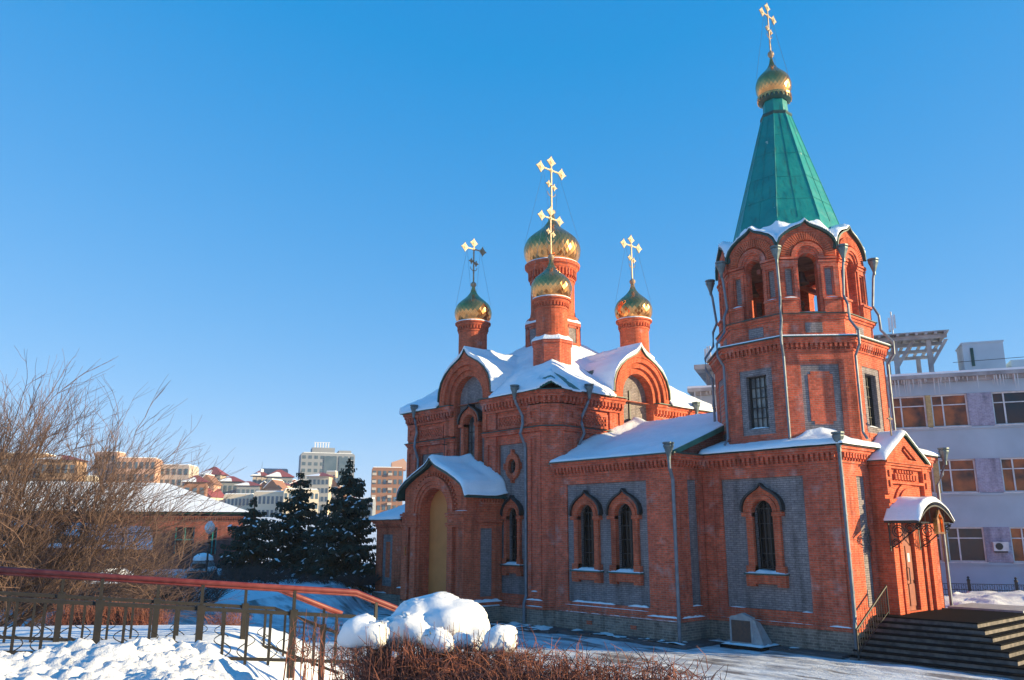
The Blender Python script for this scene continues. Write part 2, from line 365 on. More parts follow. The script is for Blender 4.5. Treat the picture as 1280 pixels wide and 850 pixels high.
# ------------------------------------------------------------------ ground
FA = Vector((-17.2, 3.1)); FB = Vector((-8.24, 4.95)); FD = (FB-FA).normalized(); FN = Vector((-FD.y, FD.x))
def sst(a, b, x): t = min(1, max(0, (x-a)/(b-a))); return t*t*(3-2*t)
def gz(x, y):
    d = x*FH.x+y*FH.y; r = x*RT.x+y*RT.y
    k = sst(-4.5, -1.5, r)
    return 2.42*(1-(sst(14.5, 24, d)*(1-k)+sst(7.0, 13.0, d)*k))
g = MB()
def gfn(x, y):
    d = math.hypot(x, y); z = gz(x, y)
    z += 0.05*fbm(x, y, 0.25)+0.02*fbm(x, y, 1.3) if d < 120 else 0
    c = Vector((x, y)).dot(Vector((FH.x, FH.y))); r = Vector((x, y)).dot(Vector((RT.x, RT.y)))
    z += 1.4*sst(37.5, 47, c)*sst(-7.2, -9.5, r)+0.9*sst(37.5, 40, (Vector((x, y))).dot(Vector((-.474, .8806))))*sst(16, 20, r)
    return z
g.hf(-70, 30, -20, 75, 0.5, gfn, skirt=0.0)
ground = tag(g.build('ground', 'snow_ground', smooth=True), kind='structure')
g = MB()
outer = 3000
for x0, x1, y0, y1 in ((-outer, -70, -outer, outer), (30, outer, -outer, outer), (-70, 30, -outer, -20), (-70, 30, 75, outer)):
    g.quad((x0, y0, -0.02), (x1, y0, -0.02), (x1, y1, -0.02), (x0, y1, -0.02))
tag(g.build('terrain', 'snow_ground'), kind='structure')
# trodden yard in front of the church and bare strip along its base
g = MB(); g.hf(-40, -4, 9.5, 27.5, 0.4, lambda x, y: gfn(x, y)+0.03+0.02*fbm(x, y, .9), skirt=0.0, inside=lambda x, y: gz(x, y) < 0.03)
tag(g.build('yard', 'trodden', smooth=True), kind='structure')
g = MB(); ap = [(-29.3, 23.6), (-25.0, 23.9), (-24.9, 24.35), (-18.6, 24.35), (-18.6, 26.2), (-13.9, 26.2), (-13.9, 27.4), (-20, 27.4), (-20, 25.6), (-29.3, 25.6)]
g.prism(ap, 0.0, 0.13); tag(g.build('pavement', 'asphalt'), kind='structure')
g = MB(); rnd = random.Random(4)
def strip(x0, x1, y0, y1, zb, lim):
    g.hf(x0, x1, y0, y1, 0.07, lambda x, y: zb+0.09*(fbm(x, y, 1.1, 6)-lim), skirt=0.0)
strip(-29.0, -25.2, 23.7, 25.0, .13, .0); strip(-25.2, -18.8, 24.4, 25.3, .13, .02); strip(-19.3, -14.2, 26.3, 27.05, .13, .12)
tag(g.build('snow_patches', 'snow', smooth=True), kind='stuff', label='thin trampled snow lying along the foot of the church wall', cat='snow')

# ------------------------------------------------------------------ CHURCH
church = thing('church', (-20, 30, 0), 'red and grey brick church with gilded domes and a green spired bell tower', 'church')
NX, NY = -31.6, 30.8; W = 5.75
B = {k: MB() for k in ('nave', 'navegrey', 'wing', 'winggrey', 'base', 'basegrey')}
snowm = MB()
def ledge_snow(fr, a0, a1, z, d0, d1, h=0.05):
    m = MB(); n = max(3, int((a1-a0)/.12)); top = []
    rr = random.Random(int(abs(a0*37+z*11)))
    for i in range(n+1):
        a = a0+(a1-a0)*i/n; e = min(1, min(i, n-i)/2+.25); hh = h*e*(0.75+0.5*rr.random()); dd = d1-0.02*rr.random()
        top += [fr.p(a, z, d0), fr.p(a, z+hh, d0), fr.p(a, z+hh*.9, (d0+dd*2)/3), fr.p(a, z, dd)]
    k = snowm.add(top)
    for i in range(n):
        for q in range(4): w = (q+1) % 4; snowm.f.append((k+i*4+q, k+i*4+4+q, k+i*4+4+w, k+i*4+w))
    snowm.f.append((k, k+1, k+2, k+3)); snowm.f.append((k+n*4, k+n*4+1, k+n*4+2, k+n*4+3))

def make_window(fr, sc, z0, zs, r, ro, apex, grille=True, snow=True, hood='hood', lights=3, glass='glass', jamb=None, depth=-.3, base_d=-.08):
    """an arched church window: brick surround, pane, grille, hood and snowy sill"""
    jamb = jamb or ro*.86
    inn = [(sc-r, z0-.04)]+[(sc-r, zs-.05)]+arc(sc, zs, r, 2*len(OG)-1)+[(sc+r, zs-.05), (sc+r, z0-.04)]
    k = (apex-zs)/(ro*1.17)
    og = ogee(sc, zs, ro, k)
    out = [(sc-jamb, z0-.04), (sc-jamb, zs-.05)]+og+[(sc+jamb, zs-.05), (sc+jamb, z0-.04)]
    b = MB(); b.band(fr, inn, out, base_d-.05, 0.07)
    in2 = [(sc+(a-sc)*.86 if abs(a-sc) > r else a, z) for a, z in ogee(sc, zs, (r+ro)/2, k*.95)]
    b.band(fr, arc(sc, zs, r+.02, 17), arc(sc, zs, (r+ro)/2, 17), 0, 0.11)
    for sg in (-1, 1):
        b.fbox(fr, *sorted((sc+sg*(r-.0), sc+sg*(ro+.03))), zs-.16, zs-.02, base_d-.04, 0.14)
        b.fbox(fr, *sorted((sc+sg*(r+.0), sc+sg*(ro*.98))), z0-.03, z0+.22, base_d-.04, 0.10)
        b.fbox(fr, *sorted((sc+sg*(ro*.55), sc+sg*(ro*1.0))), z0-.5, z0-.4, base_d-.04, 0.10)
    b.fbox(fr, sc-ro*1.0, sc+ro*1.0, z0-.4, z0-.09, base_d-.04, 0.12)
    w = b.build('window', 'brick_clean', church)
    b = MB(); b.fbox(fr, sc-ro*1.06, sc+ro*1.06, z0-.09, z0-.04, base_d-.2, 0.2); b.build('sill', 'edge', w)
    b = MB(); g2 = [(sc-r-.03, z0-.04)]+arc(sc, zs, r+.03, 13)+[(sc+r+.03, z0-.04)]; b.slab(fr, g2, [], depth-.03, depth); b.build('pane', glass, w)
    b = MB(); b.band(fr, [(a, z-.0) for a, z in og], [(sc+(a-sc)*1.09, z+.06) for a, z in og], base_d, 0.18); b.build('hood', hood, w)
    if grille:
        b = MB(); d0 = depth+.04
        for i in range(lights+1):
            a = -r+2*r*(i+.5)/(lights+1); hh = zs+math.sqrt(max(0, r*r-a*a))-.02
            b.fbox(fr, sc+a-.014, sc+a+.014, z0-.04, hh, d0, d0+.03)
        for i in range(5):
            z = z0+.12+(zs-z0)*i/4; b.fbox(fr, sc-r, sc+r, z-.014, z+.014, d0+.03, d0+.05)
        for i in range(lights):
            a = sc-r+2*r*(i+1)/(lights+1); b.tube([fr.p(a+.07*math.cos(t*PI/5), z0+.30+.12*math.sin(t*PI/5), d0+.05) for t in range(11)], .01, 4)
        for rr in (.2, .33):
            if rr < r: b.tube([fr.p(sc+rr*math.cos(t*PI/8), zs+.03+rr*math.sin(t*PI/8), d0+.05) for t in range(9)], .01, 4)
        b.build('grille', 'iron', w)
    if snow: ledge_snow(fr, sc-ro*1.0, sc+ro*1.0, z0-.04, depth, 0.19, .11)
    return w

def dentils(mb, fr, a0, a1, z0, z1, d0, d1, pitch=.2, fill=.5):
    n = max(1, int(round((a1-a0)/pitch))); p = (a1-a0)/n
    for i in range(n):
        a = a0+p*(i+.5); w = p*fill/2
        mb.fbox(fr, a-w, a+w, z0, z1, d0, d1)
        mb.fbox(fr, a-w*.55, a+w*.55, z0-.09, z0+.003, d0, d0+(d1-d0)*.6)
        mb.fbox(fr, a-w*1.25, a+w*1.25, z1-.05, z1, d0+.002, d1+.012)

def pathfr(p, q):
    P = Vector(p); Q = Vector(q); u = (Q-P).normalized(); return Fr(P, u, (u.y, -u.x)), (Q-P).length

def cornice(mb, path, z, closed=False, s=1.0, green=None, depth=.42, rows=1):
    """stepped brick cornice whose top is at z; path runs with the outside on its right"""
    h = .62*s
    mb.sweep(path, [(-.05, z-h), (.05, z-h), (.05, z-h+.08), (-.05, z-h+.08)], closed)
    mb.sweep(path, [(-.05, z-h+.14*s), (.04, z-h+.14*s), (.04, z-.26*s), (-.05, z-.26*s)], closed)
    mb.sweep(path, [(-.05, z-.26*s), (depth*.62, z-.26*s), (depth*.62, z-.15*s), (depth*.8, z-.147*s), (depth*.8, z-.03), (-.05, z-.03)], closed)
    n = len(path)
    for i in range(n if closed else n-1):
        fr, L = pathfr(path[i], path[(i+1) % n])
        if L > .25: dentils(mb, fr, 0.02, L-.02, z-.44*s, z-.255*s, .04, depth*.52, pitch=.21*s)
    if green is not None: green.sweep(path, [(-.05, z-.03), (depth+.03, z-.03), (depth+.03, z+.012), (-.05, z+.03)], closed)

edge = MB()
# --- nave -----------------------------------------------------------
def nface(k):
    n = [(0, -1), (1, 0), (0, 1), (-1, 0)][k]; u = (-n[1], n[0]); return Fr((NX+n[0]*W, NY+n[1]*W), u, n)
nb, ng = B['nave'], B['navegrey']
core = W-.42
nb.box(NX-core, NX+core, NY-core, NY+core, 0, 10.1)
for k in range(4):
    fr = nface(k); full = (k == 0); e = 4.35; E2 = 4.35
    tops = 10.19
    # cut-outs of the red skin: tall middle bay, the two side bays with grey brick
    holes = [rect(-1.12, 1.12, 6.72, 10.17)]
    if k != 1: holes += [rect(2.2, 4.1, 1.15, 7.95), rect(-4.1, -2.2, 1.15, 7.95)]
    nb.slab(fr, rect(-e, e, .82, tops), holes, -.40, 0)
    if k != 1:
        for sg in (-1, 1):
            a0, a1 = sorted((sg*2.2, sg*4.1)); c = sg*3.15
            hole = [archhole(c, 2.56, 4.72, .37)]; ros = [(c+.3*math.cos(t*PI/8), 6.92+.38*math.sin(t*PI/8)) for t in range(16)]
            ng.slab(fr, rect(a0, a1, 1.15, 7.95), hole+[ros], -.405, -.08)
            nb.fbox(fr, a0+.002, a1-.002, 1.15, 1.32, -.3, -.04)
    if k == 1: ng.slab(fr, rect(-1.12, 1.12, 6.72, 10.17), [], -.405, -.3)
    else: ng.slab(fr, [(-1.12, 6.72), (-1.12, 10.45)]+arc(0, 10.45, 1.14)[1:-1]+[(1.12, 10.45), (1.12, 6.72)], [archhole(0, 7.1, 9.22, .43)], -.405, -.22)
    if k == 1: ng.slab(fr, [(-1.12, 10.17), (-1.12, 10.45)]+arc(0, 10.45, 1.14)[1:-1]+[(1.12, 10.45), (1.12, 10.17)], [], -.405, -.3)
    # pilasters either side of the middle bay, with a sunk strip
    for sg in (-1, 1):
        for a0, a1, z0, z1 in ((1.2, 2.05, .82, 8.35), (4.35-.1, 4.35, .82, 8.35)):
            b0, b1 = sorted((sg*a0, sg*a1))
            if a1-a0 > .5:
                nb.fbox(fr, b0, b0+.25, z0, z1, 0, .1); nb.fbox(fr, b1-.25, b1, z0, z1, 0, .1); nb.fbox(fr, b0+.25, b1-.25, z1-.35, z1, 0, .1); nb.fbox(fr, b0+.25, b1-.25, z0, z0+.9, 0, .1)
                nb.fbox(fr, b0, b1, 8.7, 9.6, 0, .1)
        # frieze of lattice brick with square frames
        f0, f1 = sorted((sg*2.15, sg*4.25))
        nb.fbox(fr, f0, f1, 8.66, 8.78, 0, .07); nb.fbox(fr, f0, f1, 9.2, 9.32, 0, .07); nb.fbox(fr, f0, f0+.12, 8.78, 9.2, 0, .07); nb.fbox(fr, f1-.12, f1, 8.78, 9.2, 0, .07)
        m = int((f1-f0-.24)/.1)
        for i in range(m):
            a = f0+.12+(f1-f0-.24)*(i+.5)/m
            for j in range(4):
                if (i+j) % 2 == 0: nb.fbox(fr, a-.045, a+.045, 8.80+.1*j, 8.89+.1*j, 0, .04)
# corner piers with clipped corners
def pier(sx, sy, grow=0.0, z0=.82, z1=10.19, mb=None):
    g2 = grow; a = 4.35-g2*.6; bq = 5.22; c = 5.87+g2; pts = [(a, 5.87+g2), (bq+g2*.4, 5.87+g2), (5.87+g2, bq+g2*.4), (5.87+g2, a), (a, a)]
    pts = [(NX+sx*px, NY+sy*py) for px, py in pts]; (mb or nb).prism(pts, z0, z1)
for sx in (-1, 1):
    for sy in (-1, 1):
        pier(sx, sy)
        # thin raised frames on the pier faces
        for fr2, sg in ((nface(0 if sy < 0 else 2), sx*(1 if sy < 0 else -1)), (nface(1 if sx > 0 else 3), sy*(1 if sx > 0 else -1))):
            a0, a1 = sorted((sg*4.35, sg*5.2))
            for z0, z1 in ((1.25, 8.3), (8.72, 9.5)):
                nb.fbox(fr2, a0+.02, a0+.22, z0, z1, .1, .19); nb.fbox(fr2, a1-.24, a1-.02, z0, z1, .1, .19); nb.fbox(fr2, a0+.22, a1-.24, z1-.25, z1, .1, .187); nb.fbox(fr2, a0+.22, a1-.24, z0, z0+.25, .1, .187)
nfoot = []
def ncorner(sx, sy):
    P = [(sx*1.18, sy*5.75), (sx*4.3, sy*5.75), (sx*4.34, sy*5.87), (sx*5.22, sy*5.87), (sx*5.87, sy*5.22), (sx*5.87, sy*4.34), (sx*5.75, sy*4.3), (sx*5.75, sy*1.18)]
    P = [(NX+a, NY+b) for a, b in P]
    return P if sx*sy < 0 and sy < 0 or (sx < 0 and sy > 0 and False) else P
for sx, sy in ((1, -1), (1, 1), (-1, 1), (-1, -1)):
    P = ncorner(sx, sy)
    # keep outside on the right-hand side of travel
    if not ((sx, sy) in ((1, -1), (-1, 1))): P = P[::-1]
    Ps = [P[0], P[3], P[4], P[7]]
    Ps = [P[0], ] + P[3:5] + [P[7]]
    # straight run in the pier plane
    def lift(p):
        x, y = p[0]-NX, p[1]-NY
        if abs(abs(x)-5.75) < .01: x = math.copysign(5.87, x)
        if abs(abs(y)-5.75) < .01: y = math.copysign(5.87, y)
        return (x+NX, y+NY)
    Q = [lift(P[0]), P[3], P[4], lift(P[7])]
    nb.sweep(Q, [(-.5, 9.5), (0, 9.5), (0, 10.185), (-.5, 10.185)])
    cornice(nb, Q, 10.19, green=edge, s=1.15, depth=.36)
    nb.sweep(Q, [(-.3, 8.36), (.06, 8.36), (.06, 8.46), (.13, 8.46), (.13, 8.54), (-.3, 8.54)])
    edge.sweep(Q, [(-.3, 8.54), (.2, 8.54), (.2, 8.565), (-.1, 8.64), (-.3, 8.64)])
# plinth of the nave
def ring(hw, ch): return [(NX-hw+ch, NY-hw), (NX+hw-ch, NY-hw), (NX+hw, NY-hw+ch), (NX+hw, NY+hw-ch), (NX+hw-ch, NY+hw), (NX-hw+ch, NY+hw), (NX-hw, NY+hw-ch), (NX-hw, NY-hw+ch)]
plinth = MB()
plinth.prism(ring(5.93, .62), 0, .8)
nb.prism(ring(6.0, .65), .8, .9); 
for sx in (-1, 1):
    for sy in (-1, 1): pier(sx, sy, .05, .9, 1.05); pier(sx, sy, .1, 1.05, 1.15)
# kokoshnik gables of the nave
KR = 2.07; KZ = 10.42
for k in range(4):
    fr = nface(k); n = 2*len(OG)-1
    a1 = ogee(0, KZ, KR); a2 = arc(0, KZ, 1.66, n); a3 = arc(0, KZ, 1.4, n); a4 = arc(0, KZ, 1.13, n)
    low = lambda c: [(c[0][0], 10.2)]+c+[(c[-1][0], 10.2)]
    b = MB(); b.band(fr, low(a2), low(a1), -.9, .42); b.band(fr, low(a3), low(a2), -.9, .29); b.band(fr, low(a4), low(a3), -.4, .16)
    b.band(fr, [(a*.985, z) for a, z in arc(0, KZ, 1.9, n)], arc(0, KZ, 1.95, n), .4, .46)
    # corbel shoulders under the gable
    for sg in (-1, 1): b.fbox(fr, *sorted((sg*1.13, sg*1.42)), 8.66, 10.2, .0, .16)
    gb = b.build('gable', 'brick_clean', church)
    b = MB(); b.band(fr, a1, [(a*1.03, z+.05) for a, z in a1], -1.0, .5); b.build('flashing', 'edge', gb)
    def fine(c, m=6): return [(p[0]+(q[0]-p[0])*i/m, p[1]+(q[1]-p[1])*i/m) for p, q in zip(c, c[1:]) for i in range(m)]+[c[-1]]
    b = MB(); cc = fine([(a*1.03, z+.05) for a, z in a1]); no = len(cc)
    up_ = []
    for i, (a, z) in enumerate(cc):
        u = min(1, abs(a)/KR); h_ = (.17*(1-u**3)+.03)*(.8+.35*nz(a, z, k*3.1, 1.4)+.1*nz(a, z, k, 6)); up_.append((a*(1+h_*.25), z+h_))
    b.band(fr, cc, up_, -1.05, .47); b.build('snow_cap', 'snow', gb, smooth=False)
frA, frB = nface(0), nface(1)
for k in (0, 2, 3):
    fr = nface(k)
    make_window(fr, 0, 7.12, 9.2, .43, .78, 10.1, lights=2, glass='paleglass' if k == 0 else 'glass', base_d=-.22, depth=-.37)
    for sg in (-1, 1):
        make_window(fr, sg*3.15, 2.6, 4.7, .36, .62, 5.55)
        # rosette
        c = sg*3.15; ci = [(c+.26*math.cos(t*PI/12-PI/2), 6.92+.34*math.sin(t*PI/12-PI/2)) for t in range(25)]
        co = [(c+.48*math.cos(t*PI/12-PI/2)*(1.12 if t % 6 == 0 else 1), 6.92+.60*math.sin(t*PI/12-PI/2)*(1.16 if t % 6 == 0 else 1)) for t in range(25)]
        b = MB(); b.band(fr, ci, co, -.12, .06)
        for dx, dz in ((0, .62), (0, -.62), (.5, 0), (-.5, 0)): b.fbox(fr, c+dx-.05, c+dx+.05, 6.92+dz-.14, 6.92+dz+.14, -.1, .1)
        rs = b.build('rosette', 'brick_clean', church)
        b = MB(); b.slab(fr, [(c+.3*math.cos(t*PI/8), 6.92+.38*math.sin(t*PI/8)) for t in range(16)], [], -.33, -.3); b.build('pane', 'glass', rs)
        b = MB(); b.tube([fr.p(c+.12*math.cos(t*PI/6), 6.92+.16*math.sin(t*PI/6), -.25) for t in range(13)], .02, 5); b.fbox(fr, c-.015, c+.015, 6.6, 7.25, -.28, -.24); b.fbox(fr, c-.25, c+.25, 6.9, 6.93, -.28, -.24); b.build('grille', 'iron', rs)
        b = MB(); co2 = [(a, z) for a, z in co if z > 6.9]; 
b = MB(); b.fbox(frB, -.22, -.12, 8.9, 10.75, -.32, -.24); b.build('slit_window', 'iron', church)

# nave roof as a height field: hipped roof with the four ogee vaults of the gables
def nroof(x, y):
    dx, dy = abs(x-NX), abs(y-NY); m = max(dx, dy)
    z = 10.2+max(0, 6.3-m)*.70
    if m < 5.3:
        for t in ((dx, dy), (dy, dx)):
            if t[0] < KR*1.02 and t[1] > 0: z = max(z, KZ+.03+KR*ogh(t[0]/(KR*1.03)))
    return z
def nin(x, y):
    dx, dy = abs(x-NX), abs(y-NY)
    if dx+dy > 11.75: return False
    # the roof edge draws back between cornice pieces below the gables
    return not (max(dx, dy) > 5.3 and min(dx, dy) < KR+.0)
b = MB(); b.hf(NX-6.3, NX+6.3, NY-6.3, NY+6.3, .1, nroof, skirt=.08, inside=nin)
nave_roof = b.build('roof', 'green', church)
BARE = [(-25.75, 26.0, 1.0, .32), (-27.2, 28.9, .6, .3), (-26.6, 33.1, .5, .3), (-27.6, 30.0, .5, .25), (-26.3, 25.3, .5, .3), (-28.0, 33.6, .35, .45)]
def thick(x, y, base=.16):
    t = base+.10*nz(x, y, 0, .8)+.05*nz(x, y, 5, 2.6)+.015*nz(x, y, 5, 8)
    for bx, by, ra, rb in BARE:
        w = nz(x, y, 9, 2.5)*.5
        q = ((x-bx)/ra)**2+((y-by)/rb)**2+w
        if q < 1: t = min(t, -.05+q*.02)
    return t
def nsnow(x, y):
    dx, dy = abs(x-NX), abs(y-NY); m = max(dx, dy); t = thick(x, y)
    e = min(1, (6.36-m)/.22) if m > 6.1 else 1
    slope = 1.0
    for q in ((dx, dy),):
        pass
    tt = min(dx, dy)
    if tt < KR and nroof(x, y) > 10.25+max(0, 6.3-m)*.70+.05:   # vault flanks are steep and hold less
        u = tt/KR; t *= 1.0 if u < .5 else max(.35, 1-(u-.5)*1.6)
    return nroof(x, y)+t*max(.25, e)
b = MB(); b.hf(NX-6.36, NX+6.36, NY-6.36, NY+6.36, .085, nsnow, skirt=.1, inside=lambda x, y: nin(NX+(x-NX)*(.992+.012*nz(x, y, 6, 1.6)), NY+(y-NY)*(.992+.012*nz(x, y, 6, 1.6))))
b.build('snow_cover', 'snow', nave_roof, smooth=True)

# --- drums, domes, crosses -------------------------------------------
def facet_dome(cx, cy, z0, Rr, h, n=20, neck=.1):
    n = int(n*1.5)
    """gilded onion of lozenge plates"""
    pr = [(.80, 0), (.90, .08), (.97, .18), (1.0, .30), (.97, .41), (.88, .52), (.72, .62), (.52, .71), (.35, .79), (.22, .87), (.14, .95), (.10, 1.04), (.075, 1.15)]
    rings = []
    m = MB(); K = 20
    for j in range(K):
        t = j/(K-1)*(len(pr)-1); i = min(int(t), len(pr)-2); f = t-i
        r = (pr[i][0]+(pr[i+1][0]-pr[i][0])*f)*Rr; z = z0+(pr[i][1]+(pr[i+1][1]-pr[i][1])*f)*h
        rings.append(m.add([(cx+r*math.cos(2*PI*(q+.5*(j % 2))/n), cy+r*math.sin(2*PI*(q+.5*(j % 2))/n), z) for q in range(n)]))
    for j in range(K-2):
        A, Bq, Cc = rings[j], rings[j+1], rings[j+2]
        for q in range(n):
            if j % 2 == 0: lft, rgt = (q-1) % n, q
            else: lft, rgt = q, (q+1) % n
            m.f.append((A+q, Bq+rgt, Cc+q, Bq+lft))
    A, Bq = rings[0], rings[1]
    for q in range(n): m.f.append((A+q, A+(q+1) % n, Bq+q))
    A, Bq = rings[K-2], rings[K-1]
    for q in range(n):
        if (K-2) % 2 == 0: m.f.append((A+q, A+(q+1) % n, Bq+q))
        else: m.f.append((A+q, A+(q+1) % n, Bq+(q+1) % n))
    m.f.append(tuple(rings[0]+q for q in range(n)))
    return m
def make_cross(parent, cx, cy, z0, ztop, arm, cross_z, s=1.0):
    b = MB(); fr = Fr((cx, cy), (0, 1), (1, 0))
    b.lathe(cx, cy, [(.02, z0-.12), (.07*s, z0-.1), (.15*s, z0), (.17*s, z0+.07), (.15*s, z0+.15), (.07*s, z0+.22), (.03, z0+.26)], 14)
    t = .034*s; d = .025*s
    b.fbox(fr, -t, t, z0+.2, ztop-.2*s, -d, d)
    hz = arm-.22*s
    b.fbox(fr, -hz, hz, cross_z-t, cross_z+t, -d*.9, d*.9)
    def diamond(a, z, r):
        for rr, dd in ((r, d*.8), (r*.72, d*1.4), (r*.4, d*2.4)):
            b.slab(fr, [(a-rr, z), (a, z+rr), (a+rr, z), (a, z-rr)], [], -dd, dd)
        for q in range(4):
            w = q*PI/2; ca, cz = a+math.cos(w)*r, z+math.sin(w)*r
            b.slab(fr, [(ca-.035*s, cz), (ca, cz+.035*s), (ca+.035*s, cz), (ca, cz-.035*s)], [], -d*1.1, d*1.1)
    R1 = .25*s
    diamond(-hz, cross_z, R1); diamond(hz, cross_z, R1); diamond(0, ztop-R1, R1); diamond(0, cross_z, .14*s)
    zl = cross_z-(cross_z-z0)*.36
    b.slab(fr, [(-.26*s, zl+.11*s), (.26*s, zl-.05*s), (.26*s, zl-.11*s), (-.26*s, zl+.05*s)], [], -d, d); diamond(-.17*s, zl+.05*s, .14*s); diamond(.17*s, zl-.05*s, .14*s)
    zc = zl-.42*s; pts = [fr.p(.24*s*math.cos(PI+PI*q/8), zc+.12+.2*s*math.sin(PI+PI*q/8), 0) for q in range(9)]
    b.tube(pts, .022*s, 5)
    return b.build('cross', 'cross', parent)
def wires(parent, cx, cy, zt, arm, r, zb):
    b = MB()
    for sg in (-1, 1):
        for q in (-1, 1): b.tube([(cx, cy+sg*arm*.55, zt), (cx+q*r*.75, cy+sg*r*.72, zb)], .008, 4)
    b.build('guy_wires', 'zinc', parent)
def oct_prof(a): return a/math.cos(PI/8)
def octpath(cx, cy, a): r = oct_prof(a); return [(cx+r*math.cos(PI/8+PI/4*i), cy+r*math.sin(PI/8+PI/4*i)) for i in range(8)]
# small corner drums
for sx in (-1, 1):
    for sy in (-1, 1):
        cx, cy = NX+sx*3.15, NY+sy*3.15
        b = MB(); b.lathe(cx, cy, [(oct_prof(.93), 11.0), (oct_prof(.93), 13.05)], 8, PI/8)
        b.lathe(cx, cy, [(oct_prof(.98), 12.95), (oct_prof(.98), 13.08), (.88, 13.3), (.84, 13.3)], 8, PI/8)
        b.build('drum_base', 'brick', church)
        b = MB(); b.lathe(cx, cy, [(.86, 13.2), (.86, 13.42), (.79, 13.5), (.79, 14.72), (.83, 14.74), (.83, 14.8), (.79, 14.82), (.79, 14.98), (.90, 15.1), (.90, 15.17), (.99, 15.2), (1.0, 15.28), (.85, 15.32)], 32)
        for q in range(32):
            w = 2*PI*q/32; u = (-math.sin(w), math.cos(w)); fr = Fr((cx, cy), u, (math.cos(w), math.sin(w))); b.fbox(fr, -.035, .035, 14.86, 15.05, .78, .87)
        b.build('drum', 'brick_clean', church)
        m2 = facet_dome(cx, cy, 15.3, 1.05, 1.95, 18); dm = m2.build('dome', 'gold', church)
        make_cross(dm, cx, cy, 17.5, 20.3, .86, 19.68, 1.0); wires(dm, cx, cy, 19.65, .86, .95, 16.3)
        b = MB(); b.lathe(cx, cy, [(oct_prof(1.02), 13.1), (oct_prof(1.0), 13.17), (.88, 13.36), (.82, 13.44)], 8, PI/8); b.lathe(cx, cy, [(1.0, 15.28), (.98, 15.33), (.86, 15.37)], 24)
        split_build(b, 'snow_collar', 'snow', church)
# central drum
cx, cy = NX, NY
b = MB(); b.lathe(cx, cy, [(oct_prof(1.45), 12.8), (oct_prof(1.45), 15.05)], 8, PI/8)
b.lathe(cx, cy, [(oct_prof(1.52), 14.85), (oct_prof(1.52), 14.97), (oct_prof(1.48), 15.05), (1.3, 15.4)], 8, PI/8)
for q in range(8):
    w = PI/4*q; fr = Fr((cx, cy), (-math.sin(w), math.cos(w)), (math.cos(w), math.sin(w)))
    for a0, a1, z0, z1 in ((-.42, -.30, 13.9, 14.8), (.30, .42, 13.9, 14.8), (-.42, .42, 14.7, 14.82), (-.42, .42, 13.8, 13.9)): b.fbox(fr, a0, a1, z0, z1, 1.44, 1.51)
b.build('central_drum_base', 'brick', church)
b = MB()
for q in range(8):
    w = PI/4*q; fr = Fr((cx, cy), (-math.sin(w), math.cos(w)), (math.cos(w), math.sin(w))); b.fbox(fr, -.3, .3, 13.9, 14.7, 1.43, 1.47)
split_build(b, 'grey_niche', 'grey', church)
b = MB(); b.lathe(cx, cy, [(oct_prof(1.36), 15.0), (oct_prof(1.36), 15.35), (1.28, 15.5), (1.22, 15.9), (1.22, 17.5), (1.27, 17.52), (1.27, 17.62), (1.22, 17.64), (1.24, 18.0), (1.4, 18.2), (1.42, 18.3), (1.54, 18.38), (1.56, 18.55), (1.3, 18.62)], 40)
for q in range(40):
    w = 2*PI*q/40; fr = Fr((cx, cy), (-math.sin(w), math.cos(w)), (math.cos(w), math.sin(w)))
    b.fbox(fr, -.05, .05, 17.75, 18.15, 1.2, 1.36); b.fbox(fr, -.03, .03, 17.66, 17.75, 1.2, 1.30)
b.build('central_drum', 'brick_clean', church)
dm = facet_dome(cx, cy, 18.62, 1.62, 2.75, 24).build('dome', 'gold', church)
make_cross(dm, cx, cy, 21.75, 25.25, 1.12, 24.4, 1.28); wires(dm, cx, cy, 24.3, 1.12, 1.5, 19.9)
b = MB(); b.lathe(cx, cy, [(oct_prof(1.53), 15.03), (oct_prof(1.5), 15.12), (1.34, 15.42)], 8, PI/8); b.lathe(cx, cy, [(1.56, 18.55), (1.5, 18.62), (1.3, 18.64)], 24); split_build(b, 'snow_collar', 'snow', church)

# --- porch in front of the middle bay ---------------------------------
PXc, PY = -31.6, 22.95
frP = Fr((PXc, PY), (1, 0), (0, -1))
b = MB()
hole = archhole(0, .9, 4.9, 1.08, 21)
# front wall with an ogee top following the roof
def proof(t):
    u = abs(t)/2.72
    if u >= 1: return 5.55
    return 5.5+1.85*(ogh(u*1.02)/1.17)*(1-.25*u) if u < .98 else 5.55
top = [(a, min(7.3, proof(a)-.05)) for a in [-2.4+4.8*i/40 for i in range(41)]]
b.slab(frP, [(-2.4, .82)]+top+[(2.4, .82)], [hole], -.55, 0)
for i, (r0, r1, d) in enumerate(((1.08, 1.24, .04), (1.24, 1.42, .1), (1.42, 1.62, .16))):
    b.band(frP, [(-r0, .9)]+arc(0, 4.9, r0, 21)+[(r0, .9)] if i == 0 else arc(0, 4.9, r0, 21), [(-r1, .9)]+arc(0, 4.9, r1, 21)+[(r1, .9)] if i == 0 else arc(0, 4.9, r1, 21), 0, d)
for q in range(26):   # brick teeth over the arch
    w = PI*(q+.5)/26; c, s_ = math.cos(w), math.sin(w)
    pts = [(-(1.66)*c-.035*s_, 4.9+1.66*s_-.035*c), (-(1.8)*c-.035*s_, 4.9+1.8*s_-.035*c), (-(1.8)*c+.035*s_, 4.9+1.8*s_+.035*c), (-(1.66)*c+.035*s_, 4.9+1.66*s_+.035*c)]
    b.slab(frP, pts, [], 0, .08)
